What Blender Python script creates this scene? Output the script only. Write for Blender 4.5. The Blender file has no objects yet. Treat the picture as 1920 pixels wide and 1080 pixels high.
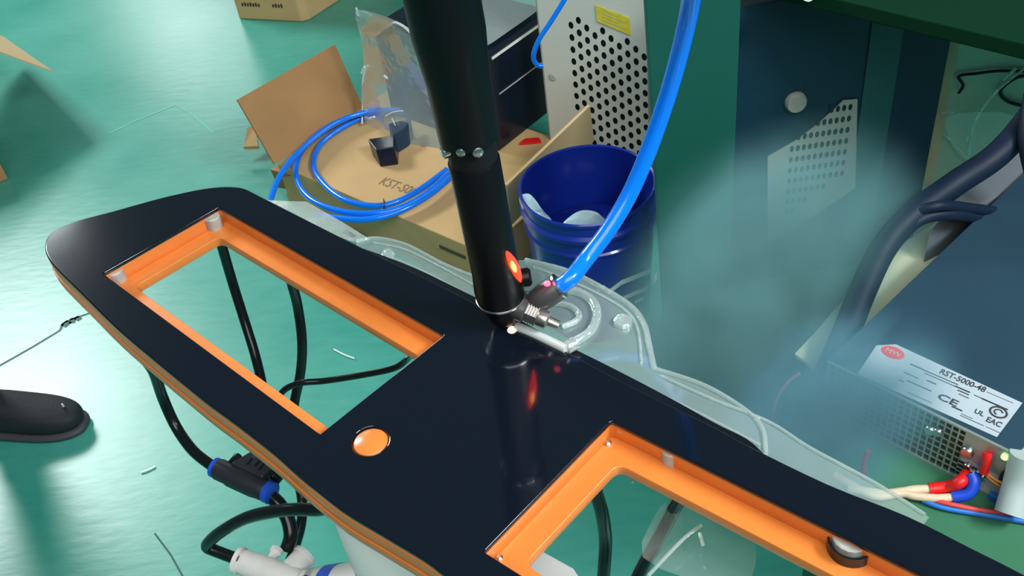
import bpy, math, random
import numpy as np
from mathutils import Matrix, Vector
random.seed(4)
S = bpy.context.scene
COL = S.collection

# ------------------------------------------------------------------ camera
F, H = 1900.0, 1.7                       # focal length in pixels of a 1920 px wide frame, eye height
up = np.array([320.0, -2160.0, -F]); up = -up / np.linalg.norm(up)
fy = np.array([0, 0, -1.0]); fy = fy - up * fy.dot(up); fy /= np.linalg.norm(fy)
fx = np.cross(fy, up)
R = np.array([fx, fy, up])
CAMP = np.array([0, 0, H])
cam = bpy.data.cameras.new('camera'); camo = bpy.data.objects.new('camera', cam); COL.objects.link(camo)
cam.sensor_width = 36; cam.lens = F / 1920 * 36; cam.clip_start = 0.02; cam.clip_end = 100
m4 = Matrix([list(R[i]) + [CAMP[i]] for i in range(3)] + [[0, 0, 0, 1]])
camo.matrix_world = m4
S.camera = camo

def ray(px, py):
    d = R @ np.array([px - 960, 540 - py, -F]); return d / np.linalg.norm(d)
def P(px, py, z=0.0):
    d = ray(px, py); return CAMP + d * ((z - H) / d[2])
def PY(px, py, y):
    d = ray(px, py); return CAMP + d * (y / d[1])
def PN(px, py, o, n):
    d = ray(px, py); n = np.array(n, float); o = np.array(o, float)
    return CAMP + d * ((o - CAMP).dot(n) / d.dot(n))

def toscreen(p):
    c = R.T @ (np.array(p) - CAMP); return 960 + c[0] / -c[2] * F, 540 - c[1] / -c[2] * F

# ------------------------------------------------------------------ light, exposure
vs = S.view_settings
vs.view_transform = 'Standard'; vs.look = 'None'; vs.gamma = 1; vs.use_curve_mapping = False; vs.exposure = 0.0
w = bpy.data.worlds.new('world'); S.world = w; w.use_nodes = True
w.node_tree.nodes['Background'].inputs[0].default_value = (0.55, 0.85, 0.9, 1)
w.node_tree.nodes['Background'].inputs[1].default_value = 0.13

def area(name, loc, target, sx, sy, power, col=(1, 1, 1)):
    l = bpy.data.lights.new(name, 'AREA'); l.shape = 'RECTANGLE'; l.size = sx; l.size_y = sy
    l.energy = power; l.color = col
    o = bpy.data.objects.new(name, l); COL.objects.link(o); o.location = loc
    o.rotation_euler = (Vector(target) - Vector(loc)).to_track_quat('-Z', 'Y').to_euler()
    return o
area('window_daylight', (-4.1, 6.0, 4.1), (0.2, 1.2, 0.5), 1.9, 1.2, 300, (0.93, 1.0, 0.98))
area('ceiling_or_fill_lamp', (-3.6, 4.9, 4.2), (-0.9, 1.5, 0), 1.3, 0.7, 24, (1.0, 1.0, 0.97))
area('ceiling_or_fill_lamp', (0.2, -1.6, 4.2), (0.0, 1.4, 0), 3.2, 2.6, 125, (1.0, 0.99, 0.96))  # soft fill added above and behind the camera, kept out of panel reflections
area('window_daylight', (-2.6, 9.9, 2.7), (-1.0, 3.5, 0), 1.6, 0.9, 60, (0.95, 1.0, 1.0))
area('smoke_fill', (2.1, -0.5, 3.3), (0.45, 1.15, 0.8), 1.2, 0.5, 130, (0.92, 0.98, 1.0))  # unseen fill light added to brighten the smoke

# ------------------------------------------------------------------ materials
def mat(name, col, rough=0.5, metal=0.0, noise=0.0, scale=20, bump=0.0, coat=0.0, spec=0.5, emit=None, estr=0, trans=0, ior=1.45, col2=None, bscale=None, detail=4):
    m = bpy.data.materials.new(name); m.use_nodes = True
    nt = m.node_tree; b = nt.nodes['Principled BSDF']
    b.inputs['Base Color'].default_value = (*col, 1); b.inputs['Roughness'].default_value = rough
    b.inputs['Metallic'].default_value = metal; b.inputs['Coat Weight'].default_value = coat
    b.inputs['Specular IOR Level'].default_value = spec
    b.inputs['Transmission Weight'].default_value = trans; b.inputs['IOR'].default_value = ior
    if emit: b.inputs['Emission Color'].default_value = (*emit, 1); b.inputs['Emission Strength'].default_value = estr
    if noise or bump or col2:
        tc = nt.nodes.new('ShaderNodeTexCoord'); n = nt.nodes.new('ShaderNodeTexNoise')
        n.inputs['Scale'].default_value = scale; n.inputs['Detail'].default_value = detail
        nt.links.new(tc.outputs['Object'], n.inputs['Vector'])
        if noise or col2:
            r = nt.nodes.new('ShaderNodeValToRGB')
            r.color_ramp.elements[0].position = 0.3; r.color_ramp.elements[1].position = 0.7
            c2 = col2 or tuple(min(1, c * (1 + noise)) for c in col)
            c1 = col if col2 else tuple(c * (1 - noise) for c in col)
            r.color_ramp.elements[0].color = (*c1, 1); r.color_ramp.elements[1].color = (*c2, 1)
            nt.links.new(n.outputs['Fac'], r.inputs['Fac']); nt.links.new(r.outputs['Color'], b.inputs['Base Color'])
        if bump:
            n2 = nt.nodes.new('ShaderNodeTexNoise'); n2.inputs['Scale'].default_value = bscale or scale * 3
            nt.links.new(tc.outputs['Object'], n2.inputs['Vector'])
            bp = nt.nodes.new('ShaderNodeBump'); bp.inputs['Strength'].default_value = bump; bp.inputs['Distance'].default_value = 0.004
            nt.links.new(n2.outputs['Fac'], bp.inputs['Height']); nt.links.new(bp.outputs['Normal'], b.inputs['Normal'])
    return m

def film(name, haze=0.08, tint=(0.93, 0.99, 0.97), gl=0.16, rough=0.12, bump=0.25, bscale=14, hazecol=(0.8, 0.9, 0.88)):
    m = bpy.data.materials.new(name); m.use_nodes = True; nt = m.node_tree; nt.nodes.clear()
    N = nt.nodes.new; L = nt.links.new
    out = N('ShaderNodeOutputMaterial'); t = N('ShaderNodeBsdfTransparent'); t.inputs[0].default_value = (*tint, 1)
    g = N('ShaderNodeBsdfGlossy'); g.inputs['Roughness'].default_value = rough; g.inputs['Color'].default_value = (1, 1, 1, 1)
    d = N('ShaderNodeBsdfDiffuse'); d.inputs[0].default_value = (*hazecol, 1)
    lw = N('ShaderNodeLayerWeight'); lw.inputs[0].default_value = 0.25
    mp = N('ShaderNodeMath'); mp.operation = 'MULTIPLY_ADD'; mp.inputs[1].default_value = 0.6; mp.inputs[2].default_value = gl
    mp.use_clamp = True
    tc = N('ShaderNodeTexCoord'); n = N('ShaderNodeTexNoise'); n.inputs['Scale'].default_value = bscale; n.inputs['Detail'].default_value = 3
    bp = N('ShaderNodeBump'); bp.inputs['Strength'].default_value = bump; bp.inputs['Distance'].default_value = 0.02
    L(tc.outputs['Object'], n.inputs['Vector']); L(n.outputs['Fac'], bp.inputs['Height'])
    L(bp.outputs['Normal'], g.inputs['Normal']); L(bp.outputs['Normal'], lw.inputs['Normal'])
    L(lw.outputs['Fresnel'], mp.inputs[0])
    m1 = N('ShaderNodeMixShader'); m1.inputs[0].default_value = haze; L(t.outputs[0], m1.inputs[1]); L(d.outputs[0], m1.inputs[2])
    m2 = N('ShaderNodeMixShader'); L(mp.outputs[0], m2.inputs[0]); L(m1.outputs[0], m2.inputs[1]); L(g.outputs[0], m2.inputs[2])
    L(m2.outputs[0], out.inputs['Surface'])
    return m

def floor_material():
    m = bpy.data.materials.new('green_epoxy'); m.use_nodes = True; nt = m.node_tree
    b = nt.nodes['Principled BSDF']; N = nt.nodes.new; L = nt.links.new
    tc = N('ShaderNodeTexCoord')
    n1 = N('ShaderNodeTexNoise'); n1.inputs['Scale'].default_value = 1.6; n1.inputs['Detail'].default_value = 3
    n2 = N('ShaderNodeTexNoise'); n2.inputs['Scale'].default_value = 14; n2.inputs['Detail'].default_value = 6
    mp = N('ShaderNodeMapping'); mp.inputs['Scale'].default_value = (1, 3, 1); mp.inputs['Rotation'].default_value = (0, 0, 0.5)
    L(tc.outputs['Object'], n1.inputs['Vector']); L(tc.outputs['Object'], mp.inputs['Vector']); L(mp.outputs[0], n2.inputs['Vector'])
    ad = N('ShaderNodeMath'); ad.operation = 'MULTIPLY_ADD'; ad.inputs[1].default_value = 0.35
    L(n2.outputs['Fac'], ad.inputs[0]); L(n1.outputs['Fac'], ad.inputs[2])
    r = N('ShaderNodeValToRGB'); r.color_ramp.elements[0].position = 0.45; r.color_ramp.elements[1].position = 0.95
    r.color_ramp.elements[0].color = (0.026, 0.270, 0.205, 1); r.color_ramp.elements[1].color = (0.085, 0.385, 0.31, 1)
    L(ad.outputs[0], r.inputs['Fac']); L(r.outputs['Color'], b.inputs['Base Color'])
    rr = N('ShaderNodeMapRange'); rr.inputs['To Min'].default_value = 0.24; rr.inputs['To Max'].default_value = 0.38
    L(n1.outputs['Fac'], rr.inputs['Value']); L(rr.outputs[0], b.inputs['Roughness'])
    b.inputs['Specular IOR Level'].default_value = 0.5
    bp = N('ShaderNodeBump'); bp.inputs['Strength'].default_value = 0.05; bp.inputs['Distance'].default_value = 0.01
    L(n2.outputs['Fac'], bp.inputs['Height']); L(bp.outputs[0], b.inputs['Normal'])
    return m

M = dict(
    floor=floor_material(),
    black=mat('gloss_black', (0.0035, 0.006, 0.012), 0.10, spec=0.5, bump=0.012, scale=6, coat=0.3),
    blackedge=mat('black_flange', (0.004, 0.006, 0.01), 0.28),
    orange=mat('orange_plastic', (0.74, 0.215, 0.040), 0.3, noise=0.05, scale=30, coat=0.25),
    orangeside=mat('orange_side', (0.60, 0.13, 0.03), 0.35, noise=0.12, scale=18),
    toolblack=mat('tool_black', (0.0025, 0.003, 0.004), 0.38, spec=0.3),
    toolgap=mat('tool_joint', (0.006, 0.006, 0.008), 0.5, spec=0.3),
    steel=mat('steel', (0.62, 0.62, 0.60), 0.25, metal=1.0),
    brass=mat('brushed_fitting', (0.42, 0.41, 0.38), 0.3, metal=0.9, noise=0.3, scale=80),
    fitting=mat('dark_fitting', (0.05, 0.05, 0.052), 0.35),
    hoseblue=mat('blue_hose', (0.0, 0.18, 0.86), 0.22, coat=0.4),
    hoseblack=mat('black_hose', (0.006, 0.009, 0.010), 0.2),
    plugblue=mat('blue_collar', (0.02, 0.10, 0.70), 0.35),
    connector=mat('connector_black', (0.022, 0.026, 0.034), 0.45),
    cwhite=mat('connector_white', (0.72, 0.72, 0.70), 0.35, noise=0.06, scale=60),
    robot=mat('robot_white', (0.88, 0.88, 0.87), 0.35),
    robotgrey=mat('robot_grey', (0.45, 0.46, 0.46), 0.35),
    cardink=mat('faded_print', (0.25, 0.17, 0.09), 0.8),
    card=mat('cardboard', (0.56, 0.37, 0.17), 0.8, noise=0.06, scale=9, bump=0.05),
    cardin=mat('cardboard_brown', (0.38, 0.21, 0.085), 0.85, noise=0.08, scale=7),
    cardedge=mat('cardboard_edge', (0.62, 0.45, 0.24), 0.9),
    ink=mat('ink', (0.035, 0.035, 0.04), 0.8),
    tape=mat('packing_tape', (0.58, 0.40, 0.2), 0.15),
    case=mat('case_navy', (0.004, 0.008, 0.018), 0.25),
    white=mat('white_enamel', (0.68, 0.70, 0.64), 0.4, noise=0.04, scale=5),
    yellow=mat('yellow_label', (0.75, 0.66, 0.05), 0.5, noise=0.1, scale=60),
    bucket=mat('blue_bucket', (0.006, 0.022, 0.26), 0.25, coat=0.2),
    letter=mat('white_print', (0.62, 0.7, 0.75), 0.5),
    scrap=mat('pale_scrap', (0.42, 0.62, 0.66), 0.45, noise=0.05, scale=30),
    greenpaint=mat('green_paint', (0.004, 0.085, 0.062), 0.55, noise=0.05, scale=3),
    greentop=mat('green_mat', (0.036, 0.165, 0.085), 0.6, noise=0.08, scale=6),
    darkgreen=mat('dark_green_top', (0.001, 0.028, 0.011), 0.75, spec=0.15),
    navy=mat('navy_enamel', (0.006, 0.035, 0.062), 0.45, noise=0.15, scale=4),
    navydeep=mat('navy_deep', (0.004, 0.024, 0.058), 0.5),
    tealstrip=mat('teal_strip', (0.02, 0.10, 0.11), 0.5),
    vent=mat('vent_sheet', (0.34, 0.38, 0.34), 0.5),
    hole=mat('hole_dark', (0.006, 0.02, 0.025), 0.7),
    knob=mat('knob_grey', (0.30, 0.33, 0.30), 0.5),
    pale=mat('pale_green_enamel', (0.36, 0.52, 0.40), 0.5, noise=0.06, scale=4),
    ply=mat('beige_edge', (0.48, 0.42, 0.27), 0.7, noise=0.1, scale=12),
    psu=mat('psu_top', (0.03, 0.075, 0.115), 0.4, metal=0.35, noise=0.1, scale=5),
    psufront=mat('psu_galvanised', (0.42, 0.46, 0.42), 0.35, metal=0.6, noise=0.12, scale=25),
    pcb=mat('circuit_green', (0.012, 0.02, 0.016), 0.6, scale=45, col2=(0.10,0.13,0.07)),
    label=mat('label_silver', (0.40, 0.47, 0.52), 0.4),
    red=mat('red_sleeve', (0.72, 0.012, 0.012), 0.4),
    redwire=mat('red_wire', (0.70, 0.06, 0.05), 0.4),
    bluesleeve=mat('blue_sleeve', (0.01, 0.07, 0.60), 0.4),
    bluewire=mat('blue_wire', (0.02, 0.18, 0.62), 0.4),
    beige=mat('beige_wire', (0.66, 0.52, 0.36), 0.5),
    orangewire=mat('orange_wire', (0.75, 0.25, 0.05), 0.5),
    cream=mat('cream_board', (0.74, 0.74, 0.48), 0.7, noise=0.04, scale=8),
    greycloth=mat('grey_cover', (0.11, 0.13, 0.15), 0.8),
    cablenavy=mat('navy_cable', (0.004, 0.013, 0.032), 0.55, spec=0.3),
    greyblob=mat('grey_tube', (0.40, 0.48, 0.46), 0.5),
    shoe=mat('shoe_black', (0.010, 0.013, 0.018), 0.7, bump=0.2, scale=60),
    sole=mat('sole_grey', (0.045, 0.045, 0.06), 0.6),
    trouser=mat('trouser_dark', (0.012, 0.014, 0.02), 0.9),
    wall=mat('wall_paint', (0.30, 0.42, 0.38), 0.8),
    crack=mat('crack_dark', (0.02, 0.11, 0.09), 0.6),
    joint=mat('joint_pale', (0.10, 0.42, 0.33), 0.4),
    shaving=mat('white_shaving', (0.8, 0.9, 0.88), 0.4),
    clip=mat('grey_clip', (0.42, 0.42, 0.40), 0.35, noise=0.15, scale=100),
    led=mat('red_led', (0.8, 0.02, 0.01), 0.3, emit=(1.0, 0.02, 0.008), estr=5),
    ledcore=mat('led_core', (1, 0.5, 0.1), 0.3, emit=(1.0, 0.30, 0.03), estr=9),
    ledpink=mat('led_pink', (1, 0.1, 0.2), 0.3, emit=(1.0, 0.06, 0.12), estr=4),
    spark=mat('glowing_cut', (1, 0.5, 0.4), 0.3, emit=(1.0, 0.42, 0.30), estr=2.2),
    ledgreen=mat('green_led', (0.5, 1, 0.3), 0.3, emit=(0.45, 1.0, 0.25), estr=1.6),
    film=film('bag_film', haze=0.36, gl=0.05, rough=0.28, bump=0.6, bscale=9, tint=(.82,.92,.91), hazecol=(.58,.70,.70)),
    sheet=film('clear_sheet', haze=0.11, gl=0.05, rough=0.08, bump=0.15, bscale=10, tint=(0.9, 0.97, 0.96)),
    frost=film('frosted_film', haze=0.34, gl=0.08, rough=0.25, bump=0.2, hazecol=(0.55, 0.62, 0.58)),
    ridge=film('clear_ridge', haze=0.30, gl=0.22, rough=0.1, bump=0.3, bscale=30),
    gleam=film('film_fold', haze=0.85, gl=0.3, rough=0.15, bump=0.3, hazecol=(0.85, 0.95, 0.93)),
)

# ------------------------------------------------------------------ object helpers
def tag(o, label=None, cat=None, group=None, kind=None):
    if label: o['label'] = label
    if cat: o['category'] = cat
    if group: o['group'] = group
    if kind: o['kind'] = kind
    return o
def thing(name, loc, label, cat, group=None):
    o = bpy.data.objects.new(name, None); o.empty_display_size = 0.05; COL.objects.link(o)
    o.location = tuple(float(c) for c in loc)
    return tag(o, label, cat, group)
def base_of(o):
    b = np.zeros(3)
    while o is not None: b = b + np.array(o.location); o = o.parent
    return b

def crom(pts, n=8, closed=False):
    pts = [np.array(p, float) for p in pts]; out = []
    k = len(pts)
    if k < 3 and not closed: return pts
    rng = range(k) if closed else range(k - 1)
    for i in rng:
        if closed: a, b, c, d = pts[i - 1], pts[i], pts[(i + 1) % k], pts[(i + 2) % k]
        else: a, b, c, d = pts[max(i - 1, 0)], pts[i], pts[i + 1], pts[min(i + 2, k - 1)]
        for j in range(n):
            t = j / n
            out.append(0.5 * ((2 * b) + (c - a) * t + (2 * a - 5 * b + 4 * c - d) * t * t + (3 * b - a - 3 * c + d) * t ** 3))
    if not closed: out.append(pts[-1])
    return out

class MB:
    def __init__(s): s.v = []; s.f = []
    def box(s, o, a, b, c):
        o, a, b, c = [np.array(q, float) for q in (o, a, b, c)]
        k = len(s.v)
        s.v += [o, o + a, o + a + b, o + b, o + c, o + a + c, o + a + b + c, o + b + c]
        s.f += [[k + i for i in q] for q in ((0, 3, 2, 1), (4, 5, 6, 7), (0, 1, 5, 4), (1, 2, 6, 5), (2, 3, 7, 6), (3, 0, 4, 7))]
        return s
    def prism(s, poly, ext):
        k = len(s.v); n = len(poly); e = np.array(ext, float)
        s.v += [np.array(p, float) for p in poly] + [np.array(p, float) + e for p in poly]
        s.f += [[k + i for i in range(n)][::-1], [k + n + i for i in range(n)]]
        s.f += [[k + i, k + (i + 1) % n, k + n + (i + 1) % n, k + n + i] for i in range(n)]
        return s
    def quad(s, *ps):
        k = len(s.v); s.v += [np.array(p, float) for p in ps]; s.f.append([k + i for i in range(len(ps))]); return s
    def tube(s, pts, r, n=12, smooth=8, closed=False, flat=None):
        raw = crom(pts, smooth, closed) if smooth else [np.array(p, float) for p in pts]
        rs = r if callable(r) else (lambda t: r)
        N = len(raw); k = len(s.v); prev = None
        for i, p in enumerate(raw):
            if closed: t = raw[(i + 1) % N] - raw[i - 1]
            else: t = raw[min(i + 1, N - 1)] - raw[max(i - 1, 0)]
            t = t / (np.linalg.norm(t) + 1e-12)
            if prev is None:
                u = np.cross(t, [0.1, 0.2, 1.0]); 
                if np.linalg.norm(u) < 1e-3: u = np.cross(t, [1, 0, 0.])
            else: u = prev - t * prev.dot(t)
            u /= np.linalg.norm(u); v = np.cross(t, u); prev = u
            rr = rs(i / max(1, N - 1))
            for j in range(n):
                a = 2 * math.pi * j / n
                s.v.append(p + (u * math.cos(a) + v * math.sin(a)) * rr)
        for i in range(N if closed else N - 1):
            i2 = (i + 1) % N
            for j in range(n):
                j2 = (j + 1) % n
                s.f.append([k + i * n + j, k + i * n + j2, k + i2 * n + j2, k + i2 * n + j])
        if not closed:
            s.f.append([k + j for j in range(n)][::-1]); s.f.append([k + (N - 1) * n + j for j in range(n)])
        return s
    def lathe(s, o, ax, prof, n=40, caps=True, arc=None):
        o = np.array(o, float); ax = np.array(ax, float); ax /= np.linalg.norm(ax)
        u = np.cross(ax, [0, 1, 0.05]); u /= np.linalg.norm(u); v = np.cross(ax, u); k = len(s.v)
        for r, h in prof:
            for j in range(n):
                a = 2 * math.pi * j / n; s.v.append(o + ax * h + (u * math.cos(a) + v * math.sin(a)) * r)
        for i in range(len(prof) - 1):
            for j in range(n):
                j2 = (j + 1) % n; s.f.append([k + i * n + j, k + i * n + j2, k + (i + 1) * n + j2, k + (i + 1) * n + j])
        if caps:
            s.f.append([k + j for j in range(n)][::-1]); s.f.append([k + (len(prof) - 1) * n + j for j in range(n)])
        return s
    def build(s, name, m, parent=None, base=None, smooth=False, bevel=0, solid=0, subs=0, seg=2):
        if parent is not None: b = base_of(parent); loc = (0, 0, 0)
        else:
            if base is None:
                A = np.array(s.v); base = np.array([A[:, 0].mean(), A[:, 1].mean(), A[:, 2].min()])
            b = np.array(base, float); loc = tuple(float(c) for c in b)
        me = bpy.data.meshes.new(name)
        me.from_pydata([tuple(float(c) for c in (q - b)) for q in s.v], [], s.f); me.update()
        me.materials.append(M[m] if isinstance(m, str) else m)
        if smooth: 
            me.polygons.foreach_set('use_smooth', [True] * len(me.polygons))
            try: me.set_sharp_from_angle(angle=math.radians(42))
            except Exception: pass
        o = bpy.data.objects.new(name, me); COL.objects.link(o); o.location = loc
        if parent is not None: o.parent = parent
        if solid: md = o.modifiers.new('s', 'SOLIDIFY'); md.thickness = solid; md.offset = 0
        if subs: md = o.modifiers.new('u', 'SUBSURF'); md.levels = subs; md.render_levels = subs
        if bevel: md = o.modifiers.new('b', 'BEVEL'); md.width = bevel; md.segments = seg; md.limit_method = 'ANGLE'
        return o

def flat_shape(outer, holes, z0, z1, bevel, name, m, parent, res=3):
    """a flat slab with holes: filled 2-D curve between heights z0 and z1"""
    cu = bpy.data.curves.new(name, 'CURVE'); cu.dimensions = '2D'; cu.fill_mode = 'BOTH'
    for loop in [outer] + holes:
        sp = cu.splines.new('POLY'); sp.points.add(len(loop) - 1); sp.use_cyclic_u = True
        for q, p in zip(sp.points, loop): q.co = (p[0], p[1], 0, 1)
    cu.extrude = (z1 - z0) / 2 - bevel; cu.bevel_depth = bevel; cu.bevel_resolution = res; cu.offset = -bevel if bevel else 0
    tmp = bpy.data.objects.new('tmp', cu); COL.objects.link(tmp)
    dg = bpy.context.evaluated_depsgraph_get(); me = bpy.data.meshes.new_from_object(tmp.evaluated_get(dg))
    bpy.data.objects.remove(tmp)
    b = base_of(parent)
    me.transform(Matrix.Translation((-b[0], -b[1], (z0 + z1) / 2 - b[2])))
    me.materials.clear(); me.materials.append(M[m]); me.name = name
    o = bpy.data.objects.new(name, me); COL.objects.link(o); o.parent = parent
    return o

def text_part(txt, name, m, parent, o, ex, ey, size, depth=0.0006, align='LEFT', fit=None, bold=0.0):
    """lettering laid in the plane spanned by ex, ey with its lower left corner at o"""
    cu = bpy.data.curves.new(name, 'FONT'); cu.body = txt; cu.size = size; cu.extrude = depth / 2; cu.align_x = align
    cu.resolution_u = 3; cu.offset = bold
    tmp = bpy.data.objects.new('tmp', cu); COL.objects.link(tmp)
    dg = bpy.context.evaluated_depsgraph_get(); me = bpy.data.meshes.new_from_object(tmp.evaluated_get(dg))
    bpy.data.objects.remove(tmp)
    ex = Vector(ex).normalized(); ez = ex.cross(Vector(ey)).normalized(); ey = ez.cross(ex)
    s = 1.0
    if fit:
        xs = [v.co.x for v in me.vertices]; s = fit / (max(xs) - min(xs))
    b = base_of(parent); q = np.array(o, float) - b
    T = Matrix(((ex.x * s, ey.x, ez.x, q[0]), (ex.y * s, ey.y, ez.y, q[1]), (ex.z * s, ey.z, ez.z, q[2]), (0, 0, 0, 1)))
    me.transform(T); me.materials.clear(); me.materials.append(M[m]); me.name = name
    ob = bpy.data.objects.new(name, me); COL.objects.link(ob); ob.parent = parent
    return ob

def perforated(mb, o, ex, ez, w, h, cw, ch, rx, rz, inside=None, n=10):
    """sheet from o spanning w along ex and h along ez; oval holes in staggered columns"""
    o, ex, ez = [np.array(q, float) for q in (o, ex, ez)]
    nc = int(round(w / cw)); cw = w / nc
    pt = lambda a, b: o + ex * a + ez * b
    for i in range(nc):
        x0 = i * cw; y = -(ch / 2 if i % 2 else 0)
        while y < h - 1e-9:
            y0 = max(y, 0); y1 = min(y + ch, h); cx = x0 + cw / 2; cy = y + ch / 2
            full = y >= -1e-9 and y + ch <= h + 1e-9
            if full and (inside is None or inside(pt(cx, cy))):
                k = len(mb.v); ring = []
                for j in range(n):
                    a = 2 * math.pi * (j + 0.5) / n; ca, sa = math.cos(a), math.sin(a)
                    t = min((cw / 2) / (abs(ca) + 1e-9), (ch / 2) / (abs(sa) + 1e-9))
                    mb.v.append(pt(cx + ca * rx, cy + sa * rz)); mb.v.append(pt(cx + ca * t, cy + sa * t))
                for j in range(n):
                    j2 = (j + 1) % n
                    mb.f.append([k + 2 * j, k + 2 * j + 1, k + 2 * j2 + 1, k + 2 * j2])
                for sx in (-1, 1):
                    for sy in (-1, 1):
                        # corner filler between the two outer points next to the corner
                        ang = math.atan2(sy * ch, sx * cw)
                        js = sorted(range(n), key=lambda j: abs(((2 * math.pi * (j + 0.5) / n) - ang + math.pi) % (2 * math.pi) - math.pi))[:2]
                        mb.quad(pt(cx + sx * cw / 2, cy + sy * ch / 2), mb.v[k + 2 * js[0] + 1], mb.v[k + 2 * js[1] + 1])
            else:
                mb.quad(pt(x0, y0), pt(x0 + cw, y0), pt(x0 + cw, y1), pt(x0, y1))
            y += ch

def inpoly(x, y, poly):
    c = False
    for i in range(len(poly)):
        (x1, y1), (x2, y2) = poly[i - 1], poly[i]
        if (y1 > y) != (y2 > y) and x < (x2 - x1) * (y - y1) / (y2 - y1) + x1: c = not c
    return c

Z = np.array([0, 0, 1.0])
E1 = np.array([0.72, -0.694, 0]); E1 /= np.linalg.norm(E1)      # the direction most furniture is turned to
E2 = np.array([0.694, 0.72, 0]); E2 /= np.linalg.norm(E2)

# ================================================================== SETTING
MB().box((-7, -3, -0.1), (14, 0, 0), (0, 13, 0), (0, 0, 0.1)).build('floor', 'floor', base=(0, 0, 0)).__setitem__('kind', 'structure')
MB().box((-7, 10, 0), (14, 0, 0), (0, 0.1, 0), (0, 0, 3)).build('wall_back', 'wall', base=(0, 10, 0)).__setitem__('kind', 'structure')
def strip(pxs, wd, name, m, z=0.0006):
    pts = [P(x, y, z) for x, y in pxs]; mb = MB()
    for i in range(len(pts) - 1):
        d = pts[i + 1] - pts[i]; n = np.cross(d, Z); n = n / np.linalg.norm(n) * wd / 2
        mb.quad(pts[i] - n, pts[i + 1] - n, pts[i + 1] + n, pts[i] + n)
    o = mb.build(name, m); o['kind'] = 'structure'; return o
strip([(-40, 706), (0, 685), (60, 651), (113, 619), (118, 606), (135, 598), (165, 588), (200, 575)], 0.007, 'trim_1', 'crack')
strip([(118, 612), (130, 602), (142, 600), (150, 594)], 0.022, 'trim_2', 'crack')
strip([(205, 250), (250, 228), (320, 200), (330, 196), (360, 215), (400, 248)], 0.008, 'trim_3', 'joint')
strip([(290, 1000), (320, 1040), (345, 1085)], 0.004, 'trim_4', 'crack')

for pxs, lb in (([(626, 655), (645, 665), (664, 672)], 'tiny white plastic shaving on the green floor seen through the left window of the panel'),
                ([(264, 886), (278, 881), (291, 874)], 'tiny white plastic shaving on the green floor right of the black shoe')):
    tag(MB().tube([P(x, y, 0.003) for x, y in pxs], 0.0022, 6).build('plastic_shaving', 'shaving', smooth=True), lb, 'shaving')

# ================================================================== CARDBOARD BOXES
# distant box at the top edge
a, b = P(450, 36), P(574, 42); d = (b - a); L = np.linalg.norm(d); d /= L; q = np.array([-d[1], d[0], 0])
b2 = P(648, -6); d2 = b2 - b; d2 /= np.linalg.norm(d2)
t = thing('cardboard_box', a, 'tan cardboard box standing alone on the floor at the top edge', 'box')
poly = [a, b, b + d2 * 0.5, b + d2 * 0.5 - d * 0.42]
poly = [a, a + d * (L - 0.02), b + d2 * 0.02, b + d2 * 0.5, a + d2 * 0.5, a - d * 0.03 + d2 * 0.03]
MB().prism(poly, Z * 0.3).build('body', 'card', t, bevel=0.006)
n0 = np.cross(d, Z)
o0 = a + n0 * 0.002 + Z * 0.058
for k, (x0, ln) in enumerate(((0.03, 0.095), (0.165, 0.05))):
    mb = MB()
    for j in range(int(ln / 0.012)):
        mb.box(o0 + d * (x0 + j * 0.012), d * 0.007, Z * (0.012 + 0.003 * (j % 2)), n0 * 0.0006)
    mb.build('printed_text', 'ink', t)
MB().box(o0 + d * 0.02 + Z * 0.052, d * 0.22, Z * 0.01, n0 * 0.0006).build('printed_line', 'cardin', t)

# box leaning into the frame from the left, with a flap sticking out
c0 = P(16, 336, 0)
t = thing('cardboard_box', c0 - np.array([0.2, 0, 0]), 'brown cardboard box cut by the left edge, one flap sticking out', 'box')
hz = 0.175
ba, bb = np.array([-0.8, -0.45, 0]), np.array([-0.55, 0.85, 0])
MB().prism([c0, c0 + ba, c0 + ba + bb, c0 + bb], Z * hz).build('body', 'cardin', t, bevel=0.004)
WINDOW = np.array([-4.1, 6.0, 4.1])
def lift(px, py, h):
    q = P(px, py, 0); return q + (WINDOW - q) * (h / WINDOW[2])
tip = P(100, 136, hz + 0.02)
def on_line(px, py, slope):
    best = None
    for h in np.linspace(0.1, 0.9, 161):
        q = lift(px, py, h); x, y = toscreen(q)
        e = abs(y - (136 + (x - 100) * slope))
        if best is None or e < best[0]: best = (e, q)
    return best[1]
f2, f1 = on_line(50, 125, 0.70), on_line(0, 425, 0.37)
MB().prism([tip, f1, f1 + (f2 - tip) * 0.6, f2], (0, 0, 0.006)).build('flap', 'cardedge', t)  # flap extended out of view, shaped to cast the shadow on the floor

# open box in the middle
BZ = 0.13
bl = P(520, 308, BZ); br = P(907, 474, BZ)
ex = br - bl; BL = np.linalg.norm(ex); ex /= BL; ey = np.array([-ex[1], ex[0], 0])
BD = 0.50
t = thing('cardboard_box', (bl[0], bl[1], 0), 'large flat cardboard box with raised flaps, blue hose coil lying on top', 'box')
MB().box((bl[0], bl[1], 0), ex * BL, ey * BD, Z * BZ).build('body', 'card', t, bevel=0.003)
# flap at the left end leaning back
fa, fb = bl + ey * 0.0 - ex * 0.002, bl + ey * 0.42 - ex * 0.002
n_ = np.cross(ey, Z)
Fl1 = PN(445, 187, bl, np.array([0.35, 0.0, 0]) + ex) ; 
ft = (-ex * 0.42 + Z * 0.9); ft /= np.linalg.norm(ft); nrm = np.cross(ft, ey)
p1 = PN(445, 187, bl, nrm); p2 = PN(628, 83, bl, nrm); p3 = PN(684, 208, bl, nrm); p4 = PN(515, 308, bl, nrm)
MB().prism([p4, p3, p2, p1], -nrm * 0.006 if nrm.dot(ex) > 0 else nrm * 0.006).build('flap', 'cardin', t)
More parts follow.
